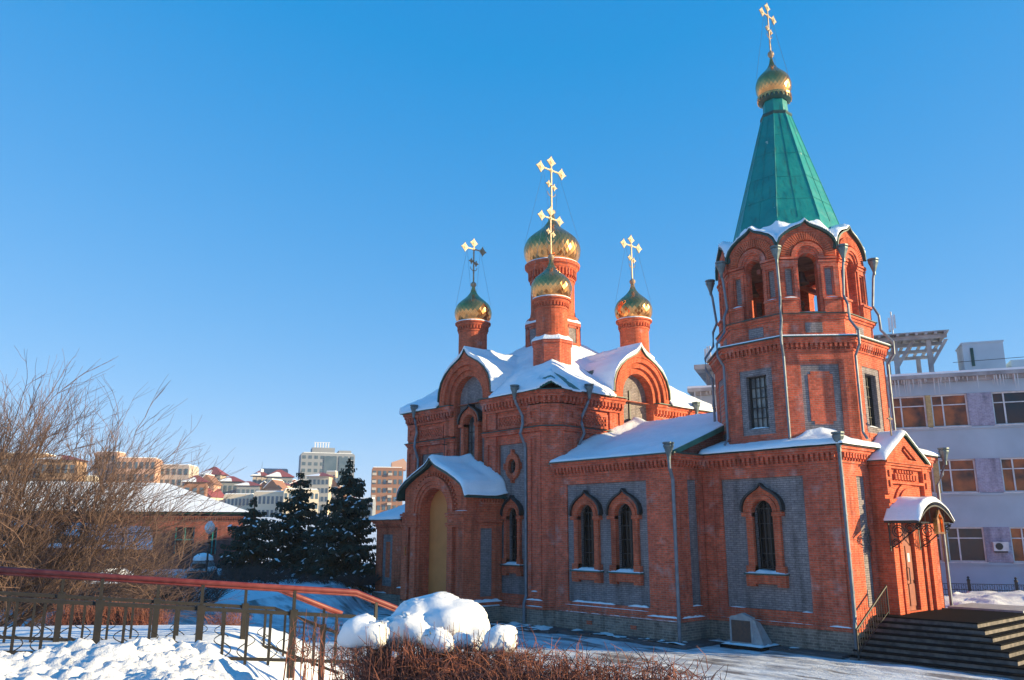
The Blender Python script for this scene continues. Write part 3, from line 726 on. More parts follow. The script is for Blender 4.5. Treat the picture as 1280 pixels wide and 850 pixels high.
for sg in (-1, 1):     # pilasters and stepped imposts
    for a0, a1, d in ((1.24, 1.62, .16), (1.9, 2.4, .12)):
        x0, x1 = sorted((sg*a0, sg*a1)); b.fbox(frP, x0, x1, .9, 4.2, 0, d)
    x0, x1 = sorted((sg*1.1, sg*2.45))
    for j, (z, d) in enumerate(((4.2, .18), (4.3, .22), (4.62, .20), (4.74, .25))): b.fbox(frP, x0+(.04 if sg > 0 else 0), x1-(0 if sg > 0 else .04), z, z+.085, -.02, d)
    b.fbox(frP, *sorted((sg*1.24, sg*2.4)), 4.3, 4.9, -.02, .14)
# side walls
for sg in (-1, 1):
    frS = Fr((PXc+sg*2.4, 24.95), (0, sg), (sg, 0)) if sg > 0 else Fr((PXc-2.4, 24.95), (0, -1), (-1, 0))
    # s runs from 24.95 towards the front
    u = (0, -1) if sg < 0 else (0, 1)
    lo, hi = (-1.44, .1) if sg > 0 else (-.1, 1.44)
    a0, a1 = (-1.15, -.45) if sg > 0 else (.45, 1.15)
    b.slab(frS, rect(lo, hi, .82, 5.5), [rect(a0, a1, 1.2, 4.15)], -.45, 0)
    gq = MB(); gq.fbox(frS, a0, a1, 1.2, 4.15, -.3, -.07); gq.build('grey_panel', 'grey', church)
    for z, d in ((4.3, .05), (4.42, .1), (4.9, .08), (5.0, .13), (5.1, .18), (5.2, .24)): b.fbox(frS, lo-(0 if sg > 0 else 0), hi, z, z+.08, -.02, d)
    b.fbox(frS, lo, hi, .85, .98, -.02, .12)
    dentils(b, frS, lo+.02, hi-.02, 5.28, 5.44, 0, .2, .16)
porch = b.build('porch', 'brick_clean', church)
b = MB(); b.slab(frP, [(-1.3, .82)]+[(-1.3, 6.1), (1.3, 6.1)]+[(1.3, .82)], [], -.62, -.56); b.build('boarded_door', 'ochre', porch)
b = MB(); b.box(PXc-2.52, PXc+2.52, PY-.12, 25.0, 0, .8); b.build('plinth', 'plinth', porch)
b = MB(); b.box(PXc-2.0, PXc+2.0, PY+.6, 24.9, .8, 5.2); b.build('inner_wall', 'brick_dark', porch)
b = MB(); b.fbox(frP, -2.12, -2.02, 2.9, 3.3, .12, .15); b.build('plaque', 'gold', porch)
def pr_in(x, y): return True
b = MB(); b.hf(PXc-2.75, PXc+2.75, PY-.32, 25.1, .09, lambda x, y: proof(x-PXc), skirt=.09); prf = b.build('porch_roof', 'edge', church)
b = MB(); b.hf(PXc-2.8, PXc+2.78, PY-.36, 25.1, .07, lambda x, y: proof(x-PXc)+(.2+.05*nz(x, y, 1, 1.3))*min(1, .35+(2.8-abs(x-PXc))/.35)*min(1, .45+(y-PY+.36)/.3)+.25*sst(24.3, 25.1, y)*sst(2.6, .6, abs(x-PXc-1.2)), skirt=.05); b.build('snow_cover', 'snow', prf, smooth=True)
b = MB(); b.tube([(PXc-.02, 23.5, 7.2), (PXc-.02, 23.5, 8.35)], .02, 6); b.tube([(PXc-.02, 23.35, 8.05), (PXc-.02, 23.65, 8.05)], .02, 6); b.build('roof_cross', 'iron', prf)
ledge_snow(Fr((PXc+2.4, 24.95), (0, 1), (1, 0)), -1.9, .0, .98, 0, .2, .1); ledge_snow(Fr((PXc+2.4, 24.95), (0, 1), (1, 0)), -1.9, .0, .8, 0, .18, .05)
ledge_snow(Fr((PXc, PY), (1, 0), (0, -1)), 1.3, 2.5, .82, 0, .14, .07); ledge_snow(frP, 1.7, 2.5, 4.9, 0, .12, .03)

# --- altar annex at the far left ---------------------------------------
frX = Fr((0, 25.15), (1, 0), (0, -1)); b = MB()
b.slab(frX, rect(-39.95, -37.3, .78, 4.6), [rect(-39.35, -38.35, 1.15, 3.85)], -.3, 0); b.box(-39.95, -37.3, 25.45, 36.3, .78, 4.6)
cornice(b, [(-39.95, 30), (-39.95, 25.15), (-37.3, 25.15)][::1], 4.62, green=edge, s=.8, depth=.3)
gq = MB(); gq.slab(frX, rect(-39.35, -38.35, 1.15, 3.85), [rect(-39.05, -38.65, 1.6, 3.45)], -.3, -.07); b.fbox(frX, -39.05, -38.65, 1.6, 3.45, -.3, -.05)
ax = b.build('annex', 'brick_clean', church); gq.build('grey_panel', 'grey', ax)
b = MB(); b.box(-40.05, -37.3, 25.03, 36.4, 0, .78); b.build('plinth', 'plinth', ax)
b = MB(); b.hf(-40.3, -37.2, 24.8, 36.5, .12, lambda x, y: 4.66+min(1.1, .5*min(x+40.3, y-24.8, 36.5-y))+.12+.03*nz(x, y, 2, 2), skirt=.14); b.build('snow_roof', 'snow', ax, smooth=True)
ledge_snow(frX, -40.0, -38.8, .8, 0, .1, .05); ledge_snow(Fr((0, 24.93), (1, 0), (0, -1)), -37.4, -36.3, 1.15, 0, .1, .07)

# --- refectory wing ------------------------------------------------------
wx0, wx1, wy0, wy1 = -25.86, -19.45, 25.2, 36.2
wb, wg = B['wing'], B['winggrey']
frW = Fr((0, wy0), (1, 0), (0, -1)); frWs = Fr((wx1, 0), (0, 1), (1, 0)); frWn = Fr((0, wy1), (-1, 0), (0, 1))
wb.slab(frW, rect(wx0, wx1, .8, 6.88), [rect(-25.14, -20.8, 1.2, 5.95)], -.4, 0)
wg.slab(frW, rect(-25.14, -20.8, 1.2, 5.95), [archhole(-24.0, 2.46, 4.66, .46), archhole(-21.93, 2.46, 4.66, .46)], -.405, -.07)
wb.slab(frWs, rect(wy0+.4, 27.4, .8, 6.88), [rect(26.02, 26.6, 1.3, 5.95)], -.4, 0); wg.slab(frWs, rect(26.02, 26.6, 1.3, 5.95), [], -.4, -.07)
wb.box(wx0, wx1-.41, wy0+.41, wy1, .8, 6.85); wb.box(wx1-.41, wx1, 33.9, wy1, .8, 6.85)
cornice(wb, [(wx0, wy0), (wx1, wy0), (wx1, 27.0)], 6.9, green=edge, depth=.33, s=.95)
wb.sweep([(wx0, wy0), (wx1, wy0), (wx1, 27.0)], [(-.1, .8), (.1, .8), (.1, .88), (.07, .92), (-.1, .92)]); wb.sweep([(wx0, wy0), (wx1, wy0), (wx1, 27.0)], [(-.1, .92), (.04, .92), (.04, 1.06), (-.1, 1.08)])
plinth.sweep([(wx0, wy0), (wx1, wy0), (wx1, 27.0)], [(-.4, 0), (.06, 0), (.06, .8), (-.4, .8)])
for c in (-24.0, -21.93): make_window(frW, c, 2.5, 4.64, .45, .80, 5.62)
for x in (-23.9, -21.6): wb.fbox(frW, x-.14, x+.14, .38, .52, .05, .085)
ledge_snow(frW, -24.9, -22.6, 1.2, -.07, .03, .06); ledge_snow(frW, -21.9, -20.9, 1.2, -.07, .03, .07); ledge_snow(frW, -25.3, -20.9, 1.07, 0, .05, .02)
ledge_snow(frW, -20.9, -19.4, .92, 0, .1, .06); ledge_snow(frW, -25.6, -19.4, .81, .05, .12, .025); ledge_snow(frWs, 25.3, 26.6, .92, 0, .1, .06); ledge_snow(frWs, 26.0, 26.6, 1.3, -.07, .02, .04)
for sg, (a, b0) in enumerate(((-27.0, -26.35),)):
    ledge_snow(Fr((0, 24.83), (1, 0), (0, -1)), -27.3, -26.3, 1.15, 0, .05, .07); ledge_snow(Fr((0, 24.83), (1, 0), (0, -1)), -27.3, -26.3, .9, 0, .06, .03)
ledge_snow(Fr((0, 24.93), (1, 0), (0, -1)), -27.1, -26.7, 1.5, 0, .09, .05)
def wroof(x, y): return 6.92+.36*(5.6-abs(y-30.7)) if abs(y-30.7) < 5.6 else 6.92
b = MB(); b.hf(wx0-.1, wx1+.22, 24.95, 36.4, .2, wroof, skirt=.1); wrf = b.build('wing_roof', 'green', church)
b = MB()
b.hf(wx0-.0, wx1+.2, 24.9, 36.4, .09, lambda x, y: wroof(x, y)+(.13+.07*nz(x, y, 4, .8)+.03*nz(x, y, 4, 3)+.012*nz(x, y, 4, 9))*min(1, .3+(y-24.9)/.2)+.5*sst(.9, 0, x-wx0)*sst(25.4, 27.5, y)*.6+.1*sst(.35, .1, abs(y-30.7)), skirt=.07)
b.build('snow_cover', 'snow', wrf, smooth=True)
b = MB(); frV = Fr((wx1+.23, 0), (0, 1), (1, 0)); b.slab(frV, [(24.93, 6.80), (30.7, 8.86), (36.4, 6.8), (36.4, 7.0), (30.7, 9.04), (24.93, 6.97)], [], -.03, .02); b.build('verge_board', 'green', wrf)
b = MB(); b.slab(frWs, [(25.3, 6.8), (30.7, 8.8), (36.1, 6.8)], [], -.3, -.02); b.build('gable_wall', 'brick_dark', church)

# --- tower base -----------------------------------------------------------
tx0, tx1, ty0, ty1 = -20.6, -13.8, 27.0, 34.3
tb, tg = B['base'], B['basegrey']
frT = Fr((0, ty0), (1, 0), (0, -1)); frE = Fr((tx1, 0), (0, 1), (1, 0))
tb.slab(frT, rect(wx1-.3, tx1, .8, 6.88), [rect(-18.6, -15.2, 1.3, 5.93)], -.4, 0)
tg.slab(frT, rect(-18.6, -15.2, 1.3, 5.93), [archhole(-16.87, 2.56, 4.72, .42)], -.405, -.07)
tb.fbox(frT, -14.96, -13.9, .82, 6.3, 0, .05); tb.fbox(frT, -19.4, -18.95, .82, 6.3, 0, .05)
tb.slab(frE, rect(ty0+.4, ty1, .8, 6.88), [rect(28.1, 28.75, 1.5, 5.9), rect(32.75, 33.4, 1.5, 5.9)], -.4, 0); tg.slab(frE, rect(28.1, 28.75, 1.5, 5.9), [], -.4, -.07); tg.slab(frE, rect(32.75, 33.4, 1.5, 5.9), [], -.4, -.07)
tb.box(tx0, tx1-.41, ty0+.41, ty1, .8, 6.85)
pth = [(wx1-.1, ty0), (tx1, ty0), (tx1, ty1), (tx0, ty1)]
cornice(tb, pth, 6.9, green=edge, depth=.33, s=.95)
tb.sweep(pth, [(-.1, .8), (.1, .8), (.1, .88), (.07, .92), (-.1, .92)]); tb.sweep(pth, [(-.1, .92), (.04, .92), (.04, 1.06), (-.1, 1.08)]); plinth.sweep(pth, [(-.4, 0), (.06, 0), (.06, .8), (-.4, .8)])
make_window(frT, -16.87, 2.58, 4.7, .42, .80, 5.68)
ledge_snow(frT, -18.5, -17.9, 1.3, -.07, .02, .03); ledge_snow(frT, -15.6, -15.25, 1.3, -.07, .03, .05); ledge_snow(frT, -14.6, -13.85, .92, 0, .1, .05); ledge_snow(frT, -18.9, -15.2, .92, 0, .06, .02)
def troof(x, y):
    m = min(x-(-20.9), tx1+.38-x, y-(ty0-.38), ty1+.38-y); return 6.93+.30*max(0, m)
b = MB(); b.hf(-19.2, tx1+.36, ty0-.36, ty1+.36, .12, troof, skirt=.06); trf = b.build('tower_skirt_roof', 'green', church)
b = MB(); b.hf(-19.28, tx1+.38, ty0-.4, ty1+.38, .09, lambda x, y: troof(x, y)+(.14+.05*nz(x, y, 7, .9)+.02*nz(x, y, 7, 4))*min(1, .3+min(y-ty0+.4, tx1+.38-x)/.22)+.35*sst(1.3, .2, abs(x+15.4)+abs(y-28.6)), skirt=.06); b.build('snow_cover', 'snow', trf, smooth=True)

# --- portal ---------------------------------------------------------------
PC = 30.75; frG = Fr((-13.3, PC), (0, 1), (1, 0)); b = MB()
b.slab(frG, rect(-1.68, 1.68, 1.25, 6.42), [archhole(-.35, 1.3, 3.75, .62)], -.5, 0)
for sg in (-1, 1):
    for a0, a1, d in ((1.32, 1.68, .12), (.85, 1.08, .08)):
        x0, x1 = sorted((sg*a0, sg*a1))
        if sg < 0: x0 -= 0
        b.fbox(frG, x0, x1, 1.25, 4.6 if a0 < 1 else 5.0, 0, d)
    b.fbox(frG, *sorted((sg*.85, sg*1.7)), 4.98, 5.12, -.02, .17); b.fbox(frG, *sorted((sg*1.0, sg*1.72)), 4.55, 4.66, -.02, .16)
    b.fbox(frG, *sorted((sg*1.3, sg*1.72)), 5.3, 6.3, -.02, .14)
    for z in (5.55, 5.9): b.fbox(frG, *sorted((sg*1.42, sg*1.58)), z, z+.22, .14, .2)
b.band(frG, arc(0, 4.5, .78, 17, .95), arc(0, 4.5, 1.05, 17, .98), 0, .14)
b.band(frG, arc(0, 4.5, 1.05, 17, .98), arc(0, 4.5, 1.2, 17, 1.0), 0, .07)
for i in range(8): b.fbox(frG, -.84+.24*i-.07, -.84+.24*i+.07, 5.82+.0, 6.02, 0, .1); b.fbox(frG, -.72+.22*i-.05, -.72+.22*i+.05, 6.06, 6.16, 0, .1) if i < 7 else None
b.fbox(frG, -1.3, 1.3, 5.66, 5.76, 0, .14)
for z, d in ((6.2, .12), (6.3, .18), (6.38, .24)): b.fbox(frG, -1.76, 1.76, z, z+.075, -.5, d)
b.slab(frG, [(-1.7, 6.46), (0, 7.42), (1.7, 6.46)], [[(-.95, 6.56), (0, 7.08), (.95, 6.56)]], -.5, .12); b.slab(frG, [(-1.2, 6.5), (0, 7.15), (1.2, 6.5)], [], -.5, -.02)
for sg in (-1, 1): b.slab(frG, [(sg*.12, 6.98), (sg*.75, 6.62), (sg*.62, 6.62), (sg*.08, 6.93)], [], 0, .06)
portal = b.build('portal', 'brick_clean', church)
b = MB(); b.fbox(frG, -1.0, .3, 1.25, 4.5, -.49, -.14); dr = b.build('door', 'door', church)
b = MB()
for a0, a1 in ((-.93, -.38), (-.32, .23)):
    for z0, z1 in ((1.45, 2.2), (2.32, 3.5)): b.fbox(frG, a0+.06, a1-.06, z0, z1, -.14, -.11)
b.build('door_panel', 'door', dr)
b = MB(); b.tube([frG.p(-.25, 2.2, -.1), frG.p(-.25, 2.2, -.05), frG.p(-.25, 2.75, -.05), frG.p(-.25, 2.75, -.1)], .018, 6); b.build('handle', 'iron', dr)
for a in (-.6, -.1): b = MB(); b.fbox(frG, a-.09, a+.09, 2.95, 3.25, -.11, -.1); b.build('notice', 'white', dr)
# pitched portal roof
def groof(y): return 6.5+.57*(1.82-abs(y-PC))
b = MB(); b.hf(-14.9, -13.08, PC-1.85, PC+1.85, .15, lambda x, y: groof(y), skirt=.06); grf = b.build('portal_roof', 'edge', church)
b = MB(); b.hf(-14.8, -13.06, PC-1.88, PC+1.88, .07, lambda x, y: groof(y)+(.13+.04*nz(x, y, 3, 1.5))*min(1, .35+(1.88-abs(y-PC))/.25)*min(1, .4+(-13.06-x)/.2), skirt=.05); b.build('snow_cover', 'snow', grf, smooth=True)
b = MB(); b.tube([(-13.4, PC-.45, 7.35), (-13.4, PC-.45, 8.45)], .025, 6); b.tube([(-13.4, PC-.63, 8.05), (-13.4, PC-.27, 8.05)], .035, 6); b.lathe(-13.4, PC-.45, [(.02, 7.95), (.07, 8.05), (.02, 8.15)], 8); b.build('gilt_finial', 'cross', grf)
# canopy over the door
CY = 30.2; CX0, CX1 = -13.28, -12.1
def cz(t): u = min(1, abs(t)/1.45); return 4.28+.62*math.cos(u*PI/2)**.8 if u < .82 else 4.28+.62*math.cos(.82*PI/2)**.8-(u-.82)*.9
b = MB(); b.hf(CX0, CX1, CY-1.45, CY+1.45, .07, lambda x, y: cz(y-CY), skirt=.05); can = b.build('canopy', 'iron', church)
b = MB(); b.hf(CX0, CX1+.03, CY-1.47, CY+1.47, .05, lambda x, y: cz(y-CY)+.03+(.26+.05*nz(x, y, 3, 1.8))*min(1, .15+(1.47-abs(y-CY))/.5)*min(1, .45+(CX1+.03-x)/.25), skirt=.04); b.build('snow_cover', 'snow', can, smooth=True)
b = MB()
for sg in (-1, 1):
    yy = CY+sg*1.18
    b.tube([(CX0, yy, 4.3), (CX1-.05, yy, 4.3)], .025, 5); b.tube([(CX0+.02, yy, 3.35), (CX0+.02, yy, 4.3)], .025, 5)
    for cxx, czz, rr in ((-12.95, 4.0, .24), (-12.55, 4.1, .18), (-13.05, 3.6, .17), (-12.25, 4.16, .12)):
        b.tube([(cxx+rr*(1-t/30)*math.cos(t*PI/5), yy, czz+rr*(1-t/30)*math.sin(t*PI/5)) for t in range(18)], .018, 4)
    b.tube([(-13.22, yy, 3.45), (-12.95, yy, 3.62), (-12.6, yy, 3.9), (-12.1, yy, 4.25)], .022, 5)
fr = Fr((CX1-.06, CY), (0, 1), (1, 0))
b.tube([fr.p(-1.2, 4.3), fr.p(1.2, 4.3)], .025, 5)
for t in (-.9, -.55, .55, .9): b.tube([fr.p(t+.16*math.cos(q*PI/5), 4.12+.15*math.sin(q*PI/5)) for q in range(13)], .016, 4)
for t in (-.8, -.4, .4, .8): b.tube([fr.p(t, 4.3), fr.p(t, cz(t))], .015, 4)
b.build('scroll_brackets', 'iron', can)
b = MB()
for yy in (28.55, 29.35):
    for q, rr in ((3.75, .14), (3.45, .1), (4.0, .09)): b.tube([(-13.26 if yy > 29 else -13.76, yy+rr*math.cos(t*PI/5), q+rr*math.sin(t*PI/5)) for t in range(11)], .015, 4)
    b.tube([(-13.26 if yy > 29 else -13.76, yy, 3.3), (-13.26 if yy > 29 else -13.76, yy, 4.15)], .016, 4)
b.build('wall_scroll', 'iron', can)
fi = Fr((CX1+.02, CY-.12), (0, 1), (1, 0))
b = MB(); b.slab(fi, [(-.27, 3.92), (-.27, 4.45), (0, 4.72), (.27, 4.45), (.27, 3.92)], [[(-.2, 3.99), (-.2, 4.42), (0, 4.62), (.2, 4.42), (.2, 3.99)]], 0, .14); ic = b.build('icon_case', 'gold', can)
b = MB(); b.slab(fi, [(-.2, 3.99), (-.2, 4.42), (0, 4.62), (.2, 4.42), (.2, 3.99)], [], .02, .05); b.build('icon_board', 'ochre', ic)
b = MB(); b.slab(fi, [(-.1, 4.0), (-.12, 4.25), (0, 4.32), (.12, 4.25), (.1, 4.0)], [], .05, .06); b.slab(fi, [(.07*math.cos(t*PI/5), 4.4+.08*math.sin(t*PI/5)) for t in range(10)], [], .05, .06); b.build('icon_figure', 'door', ic)

# --- octagon, belfry, spire --------------------------------------------------
TX, TY = -17.05, 30.45
def ofr(k, a): w = PI/4*k; return Fr((TX+a*math.cos(w), TY+a*math.sin(w)), (-math.sin(w), math.cos(w)), (math.cos(w), math.sin(w)))
A1 = 3.05; hw = A1*math.tan(PI/8)
ob, og_, oframe = MB(), MB(), None
b = MB(); b.lathe(TX, TY, [(oct_prof(A1-.41), 6.9), (oct_prof(A1-.41), 10.9)], 8, PI/8)
for k in range(8):
    fr = ofr(k, A1); hwi = (A1-.4)*math.tan(PI/8)
    panel = rect(-.70, .70, 7.56, 10.06)
    # facet skin, mitred so that neighbours meet at the corner
    holes = [panel]
    L = [Vector((a, z, 0)) for a, z in rect(-hw, hw, 6.95, 10.95)]
    ob.slab(fr, rect(-hw, hw, 6.95, 10.95), holes, -.12, 0)
    if k in (0, 4, 6, 2):   # windows on the straight facets
        og_.slab(fr, panel, [rect(-.44, .44, 7.78, 9.82)], -.40, -.03)
    else:                    # blind windows on the diagonal facets
        notch = [(-.45, 7.95), (-.45, 9.68), (-.35, 9.68), (-.35, 9.8), (.35, 9.8), (.35, 9.68), (.45, 9.68), (.45, 7.95), (.33, 7.95), (.33, 7.82), (-.33, 7.82), (-.33, 7.95)]
        og_.slab(fr, panel, [notch], -.40, -.03); ob.slab(fr, notch, [], -.3, -.012)
ob2 = b.build('octagon_core', 'brick_dark', church)
cornice(ob, octpath(TX, TY, A1), 11.08, closed=True, depth=.28, s=.8, green=edge) if False else None
P8 = octpath(TX, TY, A1)
# octpath runs anticlockwise, outside is on the right
cornice(ob, P8, 11.08, closed=True, depth=.28, s=.85, green=edge)
ob.sweep(P8, [(-.1, 6.95), (.05, 6.95), (.05, 7.35), (-.1, 7.38)], True)
octo = ob.build('octagon', 'brick', church); split_build(og_, 'grey_panel', 'grey', octo)
for k in (0, 2, 4, 6):
    fr = ofr(k, A1); b = MB()
    b.fbox(fr, -.44, .44, 7.78, 9.82, -.36, -.33); w = b.build('window', 'paleglass', church)
    b = MB(); b.fbox(fr, -.44, -.39, 7.78, 9.82, -.33, -.22); b.fbox(fr, .39, .44, 7.78, 9.82, -.33, -.22); b.fbox(fr, -.39, .39, 9.77, 9.82, -.33, -.22); b.fbox(fr, -.39, .39, 7.78, 7.83, -.33, -.22)
    for i in range(3): b.fbox(fr, -.2+.2*i-.015, -.2+.2*i+.015, 7.83, 9.77, -.30, -.26)
    for i in range(4): b.fbox(fr, -.39, .39, 8.2+.39*i, 8.225+.39*i, -.31, -.25)
    b.build('frame', 'iron', w); ledge_snow(fr, -.42, .42, 7.79, -.24, -.0, .06)
# middle tier
A2 = 2.78; b = MB(); b.lathe(TX, TY, [(oct_prof(A2), 11.0), (oct_prof(A2), 12.1)], 8, PI/8)
b.sweep(octpath(TX, TY, A2), [(-.1, 11.86), (.06, 11.86), (.06, 11.95), (.13, 11.955), (.13, 12.05), (-.1, 12.05)], True)
tier = b.build('middle_tier', 'brick', church); edge.sweep(octpath(TX, TY, A2), [(-.3, 12.05), (.18, 12.05), (.18, 12.08), (-.3, 12.13)], True)
b = MB()
for k in range(8): fr = ofr(k, A2); b.fbox(fr, -.32, .32, 11.34, 11.73, -.05, .02)
split_build(b, 'grey_panel', 'grey', tier)
b = MB(); b.lathe(TX, TY, [(oct_prof(A2-.6), 12.0), (oct_prof(A2-.6), 12.14)], 8, PI/8); b.build('belfry_floor', 'concrete', church)
# belfry
A3 = 2.66; h3 = A3*math.tan(PI/8); b = MB(); gb2 = MB(); vs = MB(); KZ2 = 14.66; KR2 = h3
for k in range(8):
    fr = ofr(k, A3)
    og2 = ogee(0, KZ2, KR2, .9)
    outl = [(-h3, 12.06)]+og2+[(h3, 12.06)]
    slits = [rect(-.88, -.62, 12.85, 13.93), rect(.62, .88, 12.85, 13.93)]
    b.slab(fr, outl, [archhole(0, 12.2, 14.18, .37)]+slits, -.42, 0)
    for s_ in slits: gb2.slab(fr, s_, [], -.35, -.08)
    for sg in (-1, 1):
        x0, x1 = sorted((sg*.38, sg*(h3-.02)))
        for z, d in ((14.08, .06), (14.16, .1), (14.28, .14)): b.fbox(fr, x0+(0 if sg > 0 else .0), x1, z, z+.085, -.02, d)
        b.fbox(fr, *sorted((sg*.48, sg*(h3))), 12.08, 12.62, -.02, .14); b.fbox(fr, *sorted((sg*.46, sg*(h3+.03))), 12.62, 12.7, -.02, .2)
        b.fbox(fr, *sorted((sg*.46, sg*.56)), 12.7, 14.08, -.02, .06); b.fbox(fr, *sorted((sg*.94, sg*(h3+.01))), 12.7, 14.08, -.02, .06); b.fbox(fr, *sorted((sg*.56, sg*.94)), 13.98, 14.08, -.02, .06); b.fbox(fr, *sorted((sg*.56, sg*.94)), 12.7, 12.8, -.02, .06)
        ledge_snow(fr, *sorted((sg*.48, sg*(h3-.05))), 12.7, 0, .18, .07)
    ledge_snow(fr, -.5, .5, 12.13, -.4, .22, .06)
    b.band(fr, arc(0, 14.36, .38, 17), arc(0, 14.36, .46, 17), 0, .07); b.band(fr, arc(0, 14.36, .46, 17), arc(0, 14.36, .62, 17), 0, .12)
    nv = 30
    for q in range(nv):
        w = PI*(q+.5)/nv; c, s_ = math.cos(w), math.sin(w); tw = .030; r0, r1 = .66, min(1.02, 1.0)
        pts = [(-r0*c-tw*s_*.8, 14.40+r0*s_-tw*c*.8), (-r1*c-tw*s_*1.3, 14.40+r1*s_*1.0-tw*c*1.3), (-r1*c+tw*s_*1.3, 14.40+r1*s_+tw*c*1.3), (-r0*c+tw*s_*.8, 14.40+r0*s_+tw*c*.8)]
        vs.slab(fr, pts, [], -.02, .085)
    edge.band(fr, og2, [(a*1.05, z+.05) for a, z in og2], -.42, .16)
bel = b.build('belfry', 'brick', church); split_build(gb2, 'grey_slit', 'grey', bel); split_build(vs, 'arch_voussoir', 'brick_clean', bel)
b = MB(); b.lathe(TX, TY, [(oct_prof(A3-.35), 14.7), (oct_prof(A3-.35), 14.8)], 8, PI/8); b.build('belfry_ceiling', 'brick_dark', church)
b = MB(); b.box(TX-2.3, TX+2.3, TY-.08, TY+.08, 14.25, 14.45); b.box(TX-.08, TX+.08, TY-2.3, TY+2.3, 14.05, 14.24); beam = b.build('bell_beam', 'door', church)
for bx, by, s_ in ((0, 0, 1.3), (1.2, -1.2, .7), (-1.0, -1.3, .75), (1.3, 1.0, .6)):
    b = MB(); b.lathe(TX+bx, TY+by, [(r*s_, 14.1-h_*s_) for r, h_ in ((.03, 0), (.1, .02), (.2, .1), (.24, .3), (.3, .55), (.42, .72), (.42, .75), (.38, .74))], 20); bl = b.build('bell', 'bronze', church, smooth=True)
    b = MB(); b.tube([(TX+bx, TY+by, 14.0-.2*s_), (TX+bx, TY+by, 14.0-.7*s_)], .015, 5); b.tube([(TX+bx, TY+by, 14.0-.62*s_), (TX+bx, TY+by, 14.0-.72*s_)], .04*s_, 6); b.build('clapper', 'iron', bl)
# belfry roof: eight little vaults
def broof(x, y, r0=2.86):
    best = None; dx, dy = x-TX, y-TY; m8 = max(abs(dx), abs(dy), abs(dx+dy)*.7071, abs(dx-dy)*.7071)
    z = 14.7+(A3+.1-m8)*.55
    for k in range(8):
        w = PI/4*k; d = dx*math.cos(w)+dy*math.sin(w); s_ = abs(-dx*math.sin(w)+dy*math.cos(w))
        if 0 < d <= r0 and s_ < KR2*1.05: z = max(z, KZ2+.04+KR2*ogh(s_/(KR2*1.05), .9))
    return z
oin = lambda a: (lambda x, y: max(abs(x-TX), abs(y-TY), abs(x-TX+y-TY)*.7071, abs(x-TX-y+TY)*.7071) < a)
b = MB(); b.hf(TX-2.9, TX+2.9, TY-2.9, TY+2.9, .07, broof, skirt=.04, inside=oin(2.82)); brf = b.build('belfry_roof', 'green', church)
def bsnow(x, y):
    t = .20+.10*nz(x, y, 2, 1.6)+.03*nz(x, y, 8, 4)
    m8 = max(abs(x-TX), abs(y-TY), abs(x-TX+y-TY)*.7071, abs(x-TX-y+TY)*.7071)
    t *= .35+.65*min(1, (2.86-m8)/.25)
    fill = 15.86-(m8-2.15)*2.0+.22*nz(x, y, 6, 1.5)+.06*nz(x, y, 1, 5)
    return max(broof(x, y)+t, fill if m8 < 2.72 else 0)
b = MB(); b.hf(TX-2.9, TX+2.9, TY-2.9, TY+2.9, .06, bsnow, skirt=.05, inside=oin(2.84)); b.build('snow_cover', 'snow', brf, smooth=True)
# spire
b = MB(); b.lathe(TX, TY, [(2.42, 15.3), (2.17, 16.3), (.63, 21.7)], 8, PI/8)
cl_ = MB(); cl_.lathe(TX, TY, [(.65, 21.64), (.69, 21.70), (.67, 21.79), (.54, 21.81)], 8, PI/8)
b.lathe(TX, TY, [(.54, 21.75), (.51, 22.6)], 8, PI/8)
spire = b.build('spire', 'spire', church); cl_.build('collar', 'edge', spire)
b = MB()
for q in range(8):
    w = PI/8+PI/4*q; c, s_ = math.cos(w), math.sin(w)
    b.tube([(TX+2.175*c, TY+2.175*s_, 16.3), (TX+.635*c, TY+.635*s_, 21.7)], .018, 5)
    for z in (17.2, 18.3, 19.5, 20.5):
        r = (2.17+(z-16.3)*(.63-2.17)/5.4)+.008; w2 = w+PI/4
        if q % 2 == 0 or z < 20: b.tube([(TX+r*c, TY+r*s_, z+.06*(q % 3)), (TX+r*math.cos(w2), TY+r*math.sin(w2), z+.06*(q % 3))], .009, 4)
    rm = .5*(2.17+.63)*math.cos(PI/8)
    w3 = w+PI/8; b.tube([(TX+(2.17*math.cos(PI/8)+.01)*math.cos(w3), TY+(2.17*math.cos(PI/8)+.01)*math.sin(w3), 16.3), (TX+(.63*math.cos(PI/8)+.01)*math.cos(w3), TY+(.63*math.cos(PI/8)+.01)*math.sin(w3), 21.7)], .008, 4)
b.build('seams', 'spire', spire)
b = MB(); b.lathe(TX, TY, [(.56, 22.42), (.70, 22.5), (.72, 22.66), (.6, 22.72)], 24); cr = b.build('spire_crown', 'edge', church)
b = MB()
for q in range(24): w = 2*PI*q/24; fr = Fr((TX, TY), (-math.sin(w), math.cos(w)), (math.cos(w), math.sin(w))); b.slab(fr, [(-.07, 22.64), (.07, 22.64), (0, 22.48)], [], .70, .735)
b.lathe(TX, TY, [(.73, 22.63), (.74, 22.72), (.6, 22.78)], 24); b.build('gilt_fringe', 'gold', cr)
dm = facet_dome(TX, TY, 22.72, .775, 1.72, 18).build('dome', 'gold', church)
make_cross(dm, TX, TY, 24.78, 27.45, .66, 26.8, .85); wires(dm, TX, TY, 26.7, .6, .7, 23.6)
# snow resting on corniches of the octagon
b = MB(); b.sweep(P8, [(-.28, 11.06), (.30, 11.09), (.27, 11.14), (-.28, 11.22)], True); b.build('ledge_snow', 'snow', octo)
b = MB(); b.slab(Fr((0, -1e-3+NY), (1, 0), (0, -1)), rect(0, .01, 0, .01), [], 0, .01) if False else None

